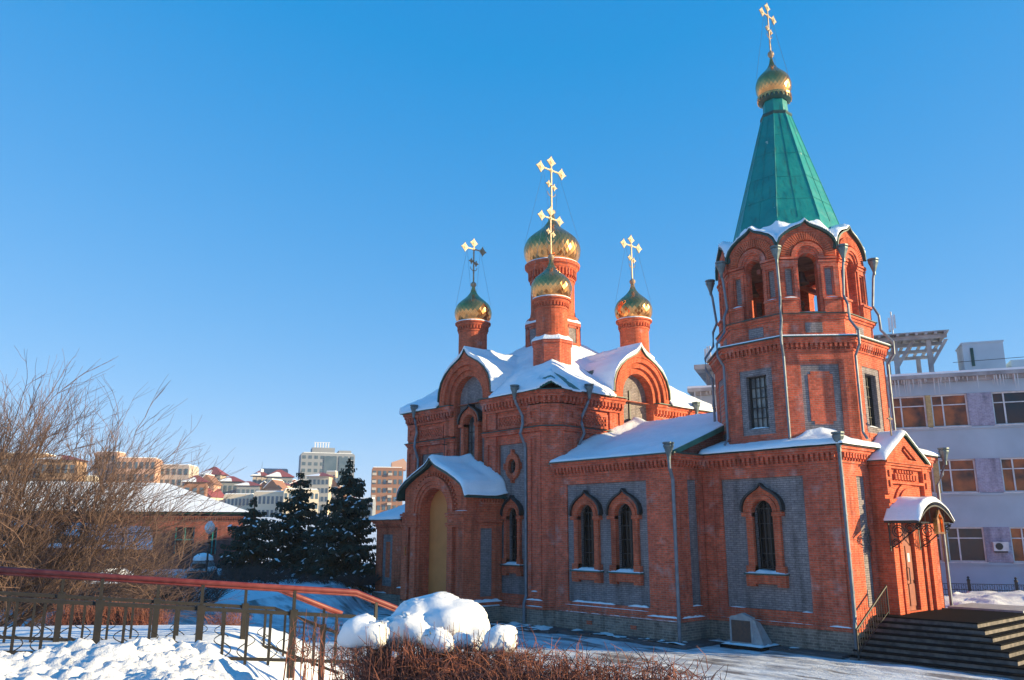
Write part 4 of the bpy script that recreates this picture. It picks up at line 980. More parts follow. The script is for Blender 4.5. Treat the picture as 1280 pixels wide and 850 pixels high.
# --- downpipes ------------------------------------------------------------------
def pipe(pts, r=.066, bowl=None):
    b = MB(); b.tube(pts, r, 8)
    for p0, p1 in zip(pts, pts[1:]):
        v = Vector(p1)-Vector(p0); L = v.length
        if L > 2:
            n = int(L/1.35)
            for i in range(1, n+1): q = Vector(p0)+v*(i/(n+.6)); b.tube([q, q+v.normalized()*.05], r*1.22, 8)
    o = b.build('downpipe', 'zinc', church)
    x, y, z = pts[0]; b = MB(); b.lathe(x, y, [(r*1.1, z-.12), (r*1.2, z+.02), (.15, z+.28), (.2, z+.40), (.2, z+.44), (.17, z+.46), (.22, z+.5), (.22, z+.55), (.14, z+.55), (.1, z+.42)], 10); b.build('rain_head', 'zincdark', o)
    return o
# corners of the octagon
for q in range(8):
    w = PI/8+PI/4*q; c, s_ = math.cos(w), math.sin(w); P = lambda r, z: (TX+r*c, TY+r*s_, z)
    pipe([P(3.28, 14.15), P(3.22, 13.9), P(3.1, 12.75), P(3.28, 12.35), P(3.30, 11.75), P(3.68, 11.25), P(3.68, 10.75), P(3.42, 10.35), P(3.42, 7.5 if q % 2 else 7.35), P(3.6, 7.25)], .052)
pipe([(-19.3, 24.78, 6.72), (-19.3, 24.8, 6.3), (-19.35, 25.02, 5.9), (-19.35, 25.02, .18), (-19.28, 24.85, .1)])
pipe([(-13.62, 26.72, 6.75), (-13.66, 26.8, 6.25), (-13.68, 26.87, 5.8), (-13.68, 26.87, 1.35), (-13.66, 26.78, .95), (-13.66, 26.78, .12)])
pipe([(-13.3, 34.6, 6.7), (-13.45, 34.55, 6.2), (-13.62, 34.45, 5.8), (-13.62, 34.45, .4)])
for sg in (-1, 1):
    pipe([(NX+sg*4.0, 24.42, 9.95), (NX+sg*4.0, 24.5, 9.7), (NX+sg*4.15, 24.75, 9.1), (NX+sg*4.22, 24.72, 8.75), (NX+sg*4.15, 24.62, 8.3), (NX+sg*4.2, 24.9, 7.7), (NX+sg*4.2, 24.9, 1.3), (NX+sg*4.22, 24.75, 1.0), (NX+sg*4.22, 24.75, .2)])
pipe([(-25.2, NY-4.0, 9.95), (-25.28, NY-4.0, 9.7), (-25.55, NY-4.12, 9.1), (-25.52, NY-4.2, 8.75), (-25.42, NY-4.15, 8.3), (-25.7, NY-4.2, 7.8), (-25.7, NY-4.2, 7.3)])
pipe([(-25.2, NY+4.0, 9.95), (-25.3, NY+4.0, 9.7), (-25.55, NY+4.12, 9.1), (-25.6, NY+4.2, 8.0)])

for k, nm, mt in (('nave', 'nave', 'brick'), ('navegrey', 'nave_grey_panel', 'grey'), ('wing', 'wing', 'brick'), ('winggrey', 'wing_grey_panel', 'grey'), ('base', 'tower_base', 'brick'), ('basegrey', 'tower_grey_panel', 'grey')):
    (split_build(B[k], nm, mt, church) if 'grey' in k else B[k].build(nm, mt, church))
split_build(plinth, 'plinth', 'plinth', church); split_build(edge, 'flashing', 'edge', church); split_build(snowm, 'ledge_snow', 'snow', church)

# ------------------------------------------------------------------ stairs, rail, memorial
st = thing('staircase', (-12, 28, 0), 'dark granite pyramid steps up to the church door', 'steps')
b = MB(); rb = MB()
xr, yf = -10.55, 28.45; n = 8; rise = 1.25/n
for i in range(n):
    z1 = 1.25-rise*i; z0 = z1-rise; gx = .3*i; gy = .3*i
    x1 = xr+gx; y0 = yf-gy
    b.box(-13.74+.002*i, x1+.03, y0-.03, 33.0, z1-.045, z1)
    rb.box(-13.73+.002*i, x1, y0, 32.97, z0-.01, z1-.045)
b.build('tread', 'granite', st); rb.build('riser', 'riser', st)
b = MB(); b.box(-13.2, -10.7, 33.0, 35.2, 0, 1.32); b.build('side_block', 'greystone', st)
hr = thing('handrail', (-13.45, 27.5, 0), 'black iron stair railing beside the church steps', 'railing')
b = MB(); p0 = Vector((-13.38, 26.3, .95)); p1 = Vector((-13.38, 28.65, 2.2)); b.tube([p0, p1], .035, 8); b.tube([p0-Vector((0, 0, .72)), p1-Vector((0, 0, .82))], .015, 6); b.build('rail', 'brownrail', hr)
b = MB()
for i in range(15):
    q = p0.lerp(p1, i/14); b.tube([(q.x, q.y, q.z-(.9 if i in (0, 14) else .75)), q], .028 if i in (0, 14) else .01, 6)
    if i % 2: b.tube([(q.x, q.y+.06*math.cos(t*PI/4), q.z-.4+.1*math.sin(t*PI/4)) for t in range(9)], .008, 4)
b.build('baluster', 'iron', hr)
me = thing('memorial_stone', (-17.3, 26.2, 0), 'small grey memorial stone with brown plaque against the church wall', 'memorial')
b = MB(); fm = Fr((-17.35, 25.95), (1, 0), (0, -1))
b.slab(fm, [(-.52, .12), (-.5, 1.05), (-.42, 1.10), (-.30, 1.12), (0, 1.22), (.22, 1.13), (.40, 1.08), (.42, .12)], [], -.22, 0)
b.hexa([fm.p(.42, .12, 0), fm.p(.75, .12, -.15), fm.p(.75, .12, -.75), fm.p(.2, .12, -.75), fm.p(.40, 1.05, -.03), fm.p(.47, .95, -.1), fm.p(.42, .9, -.5), fm.p(.2, .9, -.5)])
b.build('stone', 'greystone', me)
b = MB(); b.fbox(fm, -.42, .33, .26, .97, -.01, .025); b.build('plaque', 'bronze', me)
b = MB(); b.box(-18.15, -16.5, 25.72, 26.95, .02, .15); b.build('base', 'granite', me)
b = MB(); b.hf(-18.13, -16.52, 25.74, 26.93, .06, lambda x, y: .15+.07*max(.0, 1-abs(nz(x, y, 1, 2)))*min(1, (min(x+18.13, -16.52-x, y-25.74, 26.93-y)+.02)/.12), skirt=.0); b.build('snow_cover', 'snow', me, smooth=True)

# ------------------------------------------------------------------ white building on the right
DB = Vector((0.8806, 0.4738, 0)); frH = Fr((-16.946, 45.852), (DB.x, DB.y), (DB.y, -DB.x))
bl = thing('office_building', (-16.9, 45.9, 0), 'long white three storey building with icicles, behind the bell tower on the right', 'building')
wall = MB(); per = 4.87; cols = []
a = -2.97-per*2
starts = []
while a < 16: starts += [(a, a+1.74), (a+2.01, a+3.72)]; a += per
lo, hi = -13.3, 17.5
starts = [(p, q) for p, q in starts if p > lo+.3 and q < hi-.3]
holes = [rect(p, q, z, z+1.72) for z in (2.5, 5.96, 9.38) for p, q in starts]
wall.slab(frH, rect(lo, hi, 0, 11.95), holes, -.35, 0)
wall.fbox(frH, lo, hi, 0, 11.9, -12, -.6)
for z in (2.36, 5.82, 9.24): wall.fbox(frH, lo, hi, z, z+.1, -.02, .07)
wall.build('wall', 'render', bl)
lil = MB(); yel = MB()
for z in (2.5, 5.96, 9.38):
    for (p, q), (r_, s_) in zip(starts, starts[1:]):
        (yel if r_-q < .5 else lil).fbox(frH, q+.0, r_-.0, z-.0, z+1.72, -.02, .03)
split_build(lil, 'lilac_pier', 'lilac', bl); split_build(yel, 'yellow_pier', 'yellow', bl)
rndw = random.Random(5)
for zi, z in enumerate((2.5, 5.96, 9.38)):
    for wi, (p, q) in enumerate(starts):
        b = MB(); f0 = .07
        b.fbox(frH, p, p+f0, z, z+1.72, -.22, -.12); b.fbox(frH, q-f0, q, z, z+1.72, -.22, -.12); b.fbox(frH, p+f0, q-f0, z, z+f0, -.22, -.12); b.fbox(frH, p+f0, q-f0, z+1.72-f0, z+1.72, -.22, -.12)
        m1 = p+.55; b.fbox(frH, m1-.035, m1+.035, z+f0, z+1.72-f0, -.22, -.13); b.fbox(frH, p+f0, m1-.035, z+1.15, z+1.2, -.22, -.13); b.fbox(frH, m1+.035, q-f0, z+1.15, z+1.2, -.22, -.13)
        b.fbox(frH, p-.04, q+.04, z-.05, z+.0, -.1, .12)
        w = b.build('window', 'white', bl)
        b = MB(); b.fbox(frH, p, q, z, z+1.72, -.25, -.2); b.build('pane', 'aglass' if rndw.random() < .45 else 'bglass', w)
b = MB(); b.fbox(frH, lo-.4, hi+.4, 11.95, 12.15, -13, .45); b.fbox(frH, lo, hi, 11.75, 11.95, -.1, .2); rf = b.build('roof', 'concrete', bl)
b = MB(); b.fbox(frH, lo-.4, hi+.4, 12.15, 12.27, -13, .42); b.build('snow_cover', 'snow', rf)
b = MB(); ri = random.Random(8)
for i in range(260):
    s_ = lo+(hi-lo)*ri.random(); L = .15+.85*ri.random()**2; p0 = frH.p(s_, 11.95, .4-.25*ri.random())
    b.tube([p0, (p0[0], p0[1], p0[2]-L)], .035, 5, taper=.004)
m, nn, ll, pp = newmat('ice'); pp.inputs['Base Color'].default_value = (.6, .62, .66, 1); pp.inputs['Roughness'].default_value = .2; M['ice'] = m
o = b.build('icicles', 'ice', rf); o['kind'] = 'stuff'
# roof structures
b = MB(); rp = random.Random(2)
for d in (-.9, -2.9, -4.9, -6.9): b.fbox(frH, -6.5, .3, 14.38, 14.56, d-.1, d+.1)
for i in range(15): s_ = -6.4+6.6*i/14; b.fbox(frH, s_-.07, s_+.07, 14.561, 14.68, -7.3, -.5)
b.fbox(frH, -6.6, .4, 14.68, 14.74, -4.2, -.6)
for s_ in (-5.9, -4.1, -2.3, -.6):
    for d in (-1.2, -6.6): b.fbox(frH, s_-.12, s_+.12, 12.15, 14.35, d-.12, d+.12)
    b.hexa([frH.p(s_-.1, 12.9, -1.2), frH.p(s_+.1, 12.9, -1.2), frH.p(s_+.1, 12.9, -1.35), frH.p(s_-.1, 12.9, -1.35), frH.p(s_+.8, 14.35, -1.2), frH.p(s_+1.0, 14.35, -1.2), frH.p(s_+1.0, 14.35, -1.35), frH.p(s_+.8, 14.35, -1.35)])
b.fbox(frH, -6.5, -1.5, 12.15, 12.9, -6.0, -4.2); b.build('roof_pergola', 'concrete', bl)
b = MB(); b.fbox(frH, -13.3, -11.0, 13.35, 13.6, -6, .1); b.fbox(frH, -13.0, -11.2, 12.15, 12.3, -5, -.5)
for s_ in (-12.6, -11.3): b.fbox(frH, s_-.1, s_+.1, 12.15, 13.35, -.8, -.6)
b.build('roof_pergola', 'concrete', bl)
b = MB(); b.fbox(frH, 1.0, 2.95, 12.15, 13.95, -3, -1.0); b.fbox(frH, .95, 3.0, 13.95, 14.03, -3.05, -.95); b.fbox(frH, 3.3, 6.0, 12.2, 13.0, -3, -1.5); ho = b.build('roof_housing', 'render', bl)
b = MB(); b.fbox(frH, 1.35, 1.5, 12.7, 13.7, -1.0, -.95); b.build('hatch', 'edge', ho)
for s_, zt, zb in ((-2.35, 16.1, 14.6), (-12.6, 14.9, 13.6), (-12.4, 13.3, 12.3)):
    b = MB(); b.tube([frH.p(s_, zb, -1.0), frH.p(s_, zt, -1.0)], .04, 6)
    for q in range(3): b.fbox(frH, s_-.18+.14*q, s_-.08+.14*q, zb+.35+.1*q, zb+1.15+.08*q, -1.1, -.95)
    b.build('antenna', 'white', bl)
b = MB(); b.tube([frH.p(.4, 12.9, -.6), frH.p(6, 13.0, -.6)], .015, 4); b.tube([frH.p(4.2, 12.2, -.6), frH.p(4.2, 14.1, -.6)], .03, 5); b.build('cables', 'iron', bl)
ac = thing('air_conditioner', frH.p(1.42, 3.1, .2), 'white air conditioner unit on the lilac wall beside the ground floor window', 'air conditioner')
b = MB(); b.fbox(frH, 1.05, 1.72, 3.05, 3.5, .05, .33); b.build('casing', 'white', ac)
b = MB(); b.slab(frH, [(1.3+.17*math.cos(t*PI/8), 3.28+.17*math.sin(t*PI/8)) for t in range(16)], [], .33, .345); b.fbox(frH, 1.1, 1.66, 2.98, 3.05, .05, .3); b.build('fan_grille', 'iron', ac)
# low fence and ploughed snow before it
fo = Vector(frH.p(0, 0, 2.6)); frF = Fr((fo.x, fo.y), (DB.x, DB.y), (DB.y, -DB.x))
fe = thing('iron_fence', (fo.x, fo.y, .9), 'low black iron fence with dark posts before the white building', 'fence')
b = MB()
for z in (1.05, 1.28, 1.55): b.fbox(frF, -3, 12, z, z+.03, -.015, .015)
for i in range(150): s_ = -3+.1*i; b.fbox(frF, s_-.008, s_+.008, .8, 1.55, -.008, .008)
for i in range(50): s_ = -2.9+.3*i; b.tube([frF.p(s_+.09*math.cos(t*PI/4), 1.42+.1*math.sin(t*PI/4)) for t in range(9)], .008, 4)
b.build('railings', 'iron', fe)
for i in range(8):
    s_ = -2.55+1.98*i; b = MB(); b.fbox(frF, s_-.06, s_+.06, .5, 1.72, -.06, .06); p = frF.p(s_, 0, 0); b.lathe(p[0], p[1], [(.09, 1.72), (.09, 1.76), (.03, 1.8), (.07, 1.86), (.02, 1.92)], 8); b.build('post', 'iron', fe)
g = MB()
def bank(x, y):
    v = Vector((x, y, 0))-fo; s_ = v.dot(DB); d = v.dot(Vector((DB.y, -DB.x, 0)))
    return .5+(.75*sst(9, 2.5, d)*sst(-6, -1, d-2))*1.0-.55*sst(7, 10, d)+.22*fbm(x, y, .6, 5)*sst(10, 7, d)+.08*fbm(x, y, 2.2, 3)
g.hf(-16, 6, 33, 52, .2, lambda x, y: bank(x, y), skirt=0, inside=lambda x, y: (Vector((x, y, 0))-fo).dot(Vector((DB.y, -DB.x, 0))) > -1.8)
tag(g.build('snow_bank', 'snow_heap', smooth=True), kind='structure')

# ------------------------------------------------------------------ spruces, bushes, lamp, low houses
def needle_tree(name, base, h, r, seed, label, snowy=0.055):
    rr = random.Random(seed); t = thing(name, base, label, 'tree', 'spruces beside the church'); x0, y0, z0 = base
    b = MB(); b.tube([(x0, y0, z0-.3), (x0+.03, y0, z0+h*.5), (x0, y0, z0+h*.99)], r*.07, 8, taper=.015); b.build('trunk', 'bark', t)
    f = MB(); sn = MB(); br = MB()
    lv = int(h*5.5)
    for i in range(lv):
        u = (i+rr.random()*.8)/lv; z = z0+h*(.04+.95*u); L = r*(1-u)**.85*(.75+.45*rr.random())+.12
        for q in range(6 if u < .8 else 4):
            w = rr.random()*2*PI; Lq = L*(.7+.45*rr.random()); droop = .28+.25*(1-u)
            if rr.random() < .08: continue
            P = [Vector((x0+math.cos(w)*Lq*s_, y0+math.sin(w)*Lq*s_, z-Lq*droop*s_+Lq*.28*s_*s_*s_)) for s_ in (0, .35, .7, 1.0)]
            br.tube(P, .02, 3, taper=.005)
            n = max(4, int(Lq*13))
            for j in range(n):
                s_ = (j+rr.random())/n*1.02+.04; k = min(2, int(s_*3)); a = P[k].lerp(P[k+1], min(1.1, s_*3-k))
                side = 1 if j % 2 else -1; sw = w+side*(.75+.5*rr.random()); ll = (.42*(1.1-s_)+.16)*min(1, Lq)*(.7+.6*rr.random())
                d = Vector((math.cos(sw), math.sin(sw), -.25-.45*rr.random())).normalized(); e = a+d*ll
                pw = Vector((-math.sin(sw), math.cos(sw), 0))*(.045+.05*rr.random()); dn = Vector((0, 0, -.05-.08*rr.random()))
                f.quad(a-pw*.6, a+pw*.6, e+pw*.25, e-pw*.25); f.quad(a, a+dn, e+dn*.6, e)
                m1 = a+d*ll*.5; f.quad(m1, m1+dn*1.6+pw, e+dn*1.4, e)
                if rr.random() < snowy and u < .8:
                    c = a+d*ll*.5+Vector((0, 0, .03)); q2 = pw.normalized()*(.05+.07*rr.random()); dd = d*(.09+.1*rr.random())
                    kk = sn.add([c-dd-q2*.4, c-dd+q2*.4, c+dd+q2, c+dd-q2, c+Vector((0, 0, .06))])
                    sn.f += [(kk, kk+1, kk+4), (kk+1, kk+2, kk+4), (kk+2, kk+3, kk+4), (kk+3, kk, kk+4), (kk, kk+1, kk+2, kk+3)]
    f.build('crown', 'needle', t, recalc=False); br.build('branches', 'bark', t, recalc=False)
    if sn.v: o = sn.build('snow', 'snow', t, recalc=False); o['kind'] = 'stuff'
    return t
def spot(px, d, z=0): p = at(px, 664, d); return (p.x, p.y, z)
needle_tree('spruce_tree', spot(316, 49, 1.2), 4.9, 2.5, 1, 'smallest dark spruce, left of the two tall ones')
needle_tree('spruce_tree', spot(372, 51, 1.2), 6.5, 3.0, 2, 'tall dark spruce in the middle of the three')
needle_tree('spruce_tree', spot(434, 48, 1.2), 7.1, 2.7, 3, 'tallest dark spruce, next to the church annex')
needle_tree('spruce_tree', spot(404, 50, 1.2), 4.2, 2.6, 6, 'low spruce squeezed between the two tall ones')

def bush(m, base, n, h, spread, seed, rad=.012, segs=3, lean=(0, 0), kids_=3, taper=.35):
    rr = random.Random(seed); bx, by, bz = base
    for i in range(n):
        w = rr.random()*2*PI; q = spread*math.sqrt(rr.random())*.35
        p = Vector((bx+q*math.cos(w), by+q*math.sin(w), bz-.05)); d = Vector((math.cos(w)*spread*.5/h+lean[0]+rr.uniform(-.2, .2), math.sin(w)*spread*.5/h+lean[1]+rr.uniform(-.2, .2), 1)).normalized()
        L = h*(.6+.45*rr.random()); P = [p]
        for j in range(segs): d = (d+Vector((rr.uniform(-.22, .22), rr.uniform(-.22, .22), rr.uniform(-.08, .12)))).normalized(); P.append(P[-1]+d*L/segs)
        m.tube(P, rad, 3, taper=rad*taper)
        for j in range(kids_):
            k = rr.randrange(segs); a = P[k].lerp(P[k+1], rr.random()); e = (d+Vector((rr.uniform(-.9, .9), rr.uniform(-.9, .9), rr.uniform(-.1, .6)))).normalized()*L*(.18+.25*rr.random())
            mid = a+e*.5+Vector((rr.uniform(-1, 1), rr.uniform(-1, 1), rr.uniform(-1, 1)))*L*.03
            m.tube([a, mid, a+e], rad*.6, 3, taper=rad*.25)
def bush_thing(px, d, z, n, h, spread, seed, mat, label, rad=.012, kids_=4, group=None, name='bush', segs=3):
    b = spot(px, d, z); t = thing(name, b, label, 'bush', group)
    m = MB(); bush(m, b, n, h, spread, seed, rad, kids_=kids_, segs=segs); m.build('twigs', mat, t, recalc=False)
for i, (px, d, h, sp, lab) in enumerate(((285, 46, 1.5, 3.6, 'dark bare bush left of the spruces, behind the lamp post'), (325, 46.5, 1.2, 3.4, 'dark bare bush under the smallest spruce'), (368, 46.5, .9, 3.4, 'low grey bare bush under the middle spruce'),
        (415, 46.5, .9, 3.4, 'low bare bush under the tallest spruce'), (452, 46, .8, 2.0, 'small dark bare bush nearest the church annex'))):
    bush_thing(px, d, 1.25, 260, h, sp, 20+i, 'darktwig', lab, .014, 5)
for i, (px, lab) in enumerate(((20, 'dark leafless thicket behind the railing, farthest left'), (75, 'dark leafless thicket under the big bare tree'), (130, 'dark leafless thicket in front of the snowy shed'), (185, 'dark leafless thicket below the brick house'), (232, 'dark leafless thicket just left of the grey pedestal'))):
    bush_thing(px, 40, .6, 330, 1.9, 4.0, 40+i, 'darktwig', lab, .013, 6)

# bare spreading trees at the left
def grow(m, p, d, L, r, depth, rr, bias):
    n = 3; P = [p]
    for j in range(n):
        d = (d+Vector((rr.uniform(-.26, .26), rr.uniform(-.26, .26), rr.uniform(-.14, .24)))+bias*.02).normalized(); P.append(P[-1]+d*(L/n))
    m.tube(P, r, 5 if depth > 3 else 3, taper=r*.66)
    if depth == 0: return
    nb = {6: 4, 5: 3, 4: 3, 3: 3, 2: 4, 1: 3}[depth]
    for j in range(nb):
        k = rr.choice((0, 1, 2, 2)); a = P[k].lerp(P[k+1], rr.random()) if j else P[-1]
        e = (d+Vector((rr.gauss(0, 1), rr.gauss(0, 1), rr.gauss(.1, .7)))*(.55 if j else .2)+bias*.05).normalized()
        grow(m, a, e, L*rr.uniform(.58, .80), r*(.62 if j else .68), depth-1, rr, bias)
def bare_tree(px, d, z, stems, label, seed, r0=.07, depth=5):
    b = spot(px, d, z); t = thing('bare_tree', b, label, 'tree', 'bare trees at the left edge'); rr = random.Random(seed)
    lim = MB(); tw = MB(); nbr = 9 if px < -60 else 6
    for az, el, L in stems:     # az: 0 = to the right in the photo, 90 = up/away
        dd = (RT*math.cos(R(az))*math.cos(R(el))+FH*math.sin(R(az))*math.cos(R(el))+Vector((0, 0, math.sin(R(el))))).normalized()
        p0 = Vector(b)+Vector((rr.uniform(-.3, .3), rr.uniform(-.3, .3), -.2)); P = [p0]; d_ = dd.copy()
        for j in range(4): d_ = (d_+Vector((rr.uniform(-.1, .1), rr.uniform(-.1, .1), .04))).normalized(); P.append(P[-1]+d_*L/4)
        lim.tube(P, r0, 7, taper=r0*.6)
        for j in range(nbr):
            k = rr.choice((1, 2, 3, 3)); a = P[k].lerp(P[k+1], rr.random()) if j else P[-1]
            e = (d_+Vector((rr.gauss(0, 1), rr.gauss(0, 1), rr.gauss(.1, .7)))*(.38 if j else .1)).normalized()
            grow(tw, a, e, L*rr.uniform(.40, .58), r0*.36, depth-1, rr, dd)
    lim.build('trunk', 'bark', t, recalc=False); tw.build('crown', 'twig', t, recalc=False)
bare_tree(-100, 21, .4, [(10, 64, 3.7), (-15, 53, 3.8), (20, 42, 3.9), (-5, 30, 3.9), (10, 78, 3.6), (0, 18, 3.9), (30, 60, 3.8), (15, 50, 3.8), (-25, 70, 3.6), (0, 36, 4.0), (150, 75, 3.2)], 'tall bare tree fanning out from the left edge of the photo', 5)
bare_tree(-30, 23, .3, [(5, 48, 2.9), (-20, 33, 3.1), (25, 20, 3.1), (0, 9, 3.1), (15, 38, 3.0), (170, 60, 2.5), (-40, 26, 3.0)], 'lower bare tree with reddish twigs over the snowy shed', 8, r0=.05)

# lamp post and pedestal
lp = spot(262, 46, .1); t = thing('street_lamp', lp, 'thin black lamp post with a milky globe, left of the spruces', 'lamp post'); x, y, z = lp
b = MB(); b.tube([(x, y, -.2), (x, y, 3.9)], .055, 8); b.lathe(x, y, [(.16, 0), (.16, .3), (.09, .5), (.07, 1.0)], 10)
for zz in (2.4, 2.9, 3.4): b.lathe(x, y, [(.05, zz), (.12, zz+.06), (.05, zz+.12)], 8)
for sg in (-1, 1): b.tube([(x+RT.x*sg*(.05+.22*(1-math.cos(q*PI/6))/1), y+RT.y*sg*(.05+.22*(1-math.cos(q*PI/6))), 2.9+.28*math.sin(q*PI/6)) for q in range(8)], .022, 5)
b.build('post', 'iron', t); b = MB(); b.lathe(x, y, [(.06, 3.88), (.2, 3.98), (.27, 4.15), (.26, 4.3), (.18, 4.45), (.05, 4.52)], 16); b.build('globe', 'globe', t, smooth=True)
b = MB(); b.lathe(x, y, [(.15, 4.44), (.12, 4.54), (.03, 4.58)], 10); b.build('snow_cap', 'snow', t)
pd = spot(257, 47, 0); t = thing('pedestal', pd, 'grey stepped stone pedestal capped with snow behind the lamp post', 'pedestal'); x, y, z = pd
b = MB(); b.lathe(x, y, [(.9, 0), (.85, 1.9), (.72, 2.0), (.68, 2.25), (.5, 2.5)], 4, YAW+PI/4); b.build('body', 'greystone', t)
b = MB(); b.lathe(x, y, [(.89, 1.9), (.86, 2.02), (.7, 2.12)], 4, YAW+PI/4); b.lathe(x, y, [(.55, 2.45), (.5, 2.65), (.3, 2.8), (.05, 2.85)], 10); b.build('snow_cap', 'snow', t)
b = MB(); frp = Fr((x-FH.x*.62, y-FH.y*.62), (RT.x, RT.y), (-FH.x, -FH.y)); b.fbox(frp, -.35, .35, 2.06, 2.3, -.1, .08); b.build('plate', 'iron', t)

def cframe(px, d, turn=0):
    p = spot(px, d); c, s_ = math.cos(R(turn)), math.sin(R(turn)); u = RT*c+FH*s_; return Fr((p[0], p[1]), (u.x, u.y), (u.y, -u.x))
# long low brick house with hipped snow roof
f = cframe(303, 62, 17); w0 = -26
t = thing('brick_house', f.p(0, 0), 'long low red brick house with a hipped snowy roof behind the bare trees', 'house')
b = MB(); wins = [(-2.35, -1.75), (-4.6, -3.3), (-8.3, -7.0), (-12.0, -10.7), (-15.7, -14.4), (-19.4, -18.1)]
b.slab(f, rect(w0, 0, 0, 5.2), [rect(p, q, 2.4, 4.3) for p, q in wins], -.3, 0); b.fbox(f, w0, 0, 0, 5.2, -12, -.4)
cornice(b, [f.p(w0, 0)[:2], f.p(0, 0)[:2], f.p(0, 0, -12)[:2]], 5.25, s=.8, depth=.3); b.build('wall', 'brick_dark', t)  # partial shade on this wall is put into the darker brick colour
for p, q in wins:
    b = MB(); b.fbox(f, p, q, 2.4, 4.3, -.25, -.2); w = b.build('pane', 'bglass', t); b = MB()
    for a in (p, q-.08, (p+q)/2-.04): b.fbox(f, a, a+.08, 2.4, 4.3, -.2, -.12)
    b.fbox(f, p, q, 3.4, 3.48, -.2, -.121); b.build('frame', 'spire' if p > -5 else 'white', w)
def house_roof(f, a0, a1, d0, z0, rise, ov=.5, th=.22):
    mid = -d0/2; m = MB(); h = rise
    pts = [f.p(a0-ov, z0, ov), f.p(a1+ov, z0, ov), f.p(a1+ov, z0, -d0-ov), f.p(a0-ov, z0, -d0-ov), f.p(a0+d0/2, z0+h, mid), f.p(a1-d0/2, z0+h, mid)]
    k = m.add(pts); m.f += [(k, k+1, k+5, k+4), (k+1, k+2, k+5), (k+2, k+3, k+4, k+5), (k+3, k, k+4), (k, k+1, k+2, k+3)]; return m
rf = house_roof(f, w0, 0, 12, 5.25, 2.3).build('roof', 'edge', t); house_roof(f, w0, 0, 12, 5.40, 2.35, .52).build('snow_cover', 'snow', rf)
# lower shed with a snowy roof in front of it
f = cframe(182, 47, 24); t = thing('shed', f.p(0, 0), 'low shed with a sloping snow covered roof before the brick house', 'shed')
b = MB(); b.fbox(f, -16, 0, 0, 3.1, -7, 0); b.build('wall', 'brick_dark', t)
m = MB(); m.slab(Fr(f.p(-8, 0)[:2], (f.u.x, f.u.y), (f.n.x, f.n.y)), [(-8.4, 4.6), (0, 4.5), (8.4, 3.1), (8.4, 2.98), (-8.4, 4.3)], [], -7.3, .3); rf = m.build('roof', 'edge', t)
m = MB(); fs = Fr(f.p(-8, 0)[:2], (f.u.x, f.u.y), (f.n.x, f.n.y))
m.hexa([fs.p(-8.4, 3.5, .4), fs.p(8.45, 3.02, .4), fs.p(8.45, 4.0, -7.4), fs.p(-8.4, 4.9, -7.4), fs.p(-8.4, 3.75, .3), fs.p(8.3, 3.27, .3), fs.p(8.3, 4.3, -7.3), fs.p(-8.4, 5.3, -7.3)]); m.build('snow_cover', 'snow', rf)
# small snow-capped well roof in the thicket
f = cframe(136, 34, 0); t = thing('rubbish_shelter', f.p(0, 0), 'small dark shelter with a snowy top in the thicket behind the railing', 'shelter')
b = MB(); b.fbox(f, -.7, .7, 0, 2.0, -1.2, 0); b.build('wall', 'iron', t); b = MB(); b.slab(f, [(-.95, 2.0), (-.5, 2.35), (.1, 2.55), (.6, 2.3), (.95, 2.0)], [], -1.4, .2); b.build('snow_cap', 'snow', t)

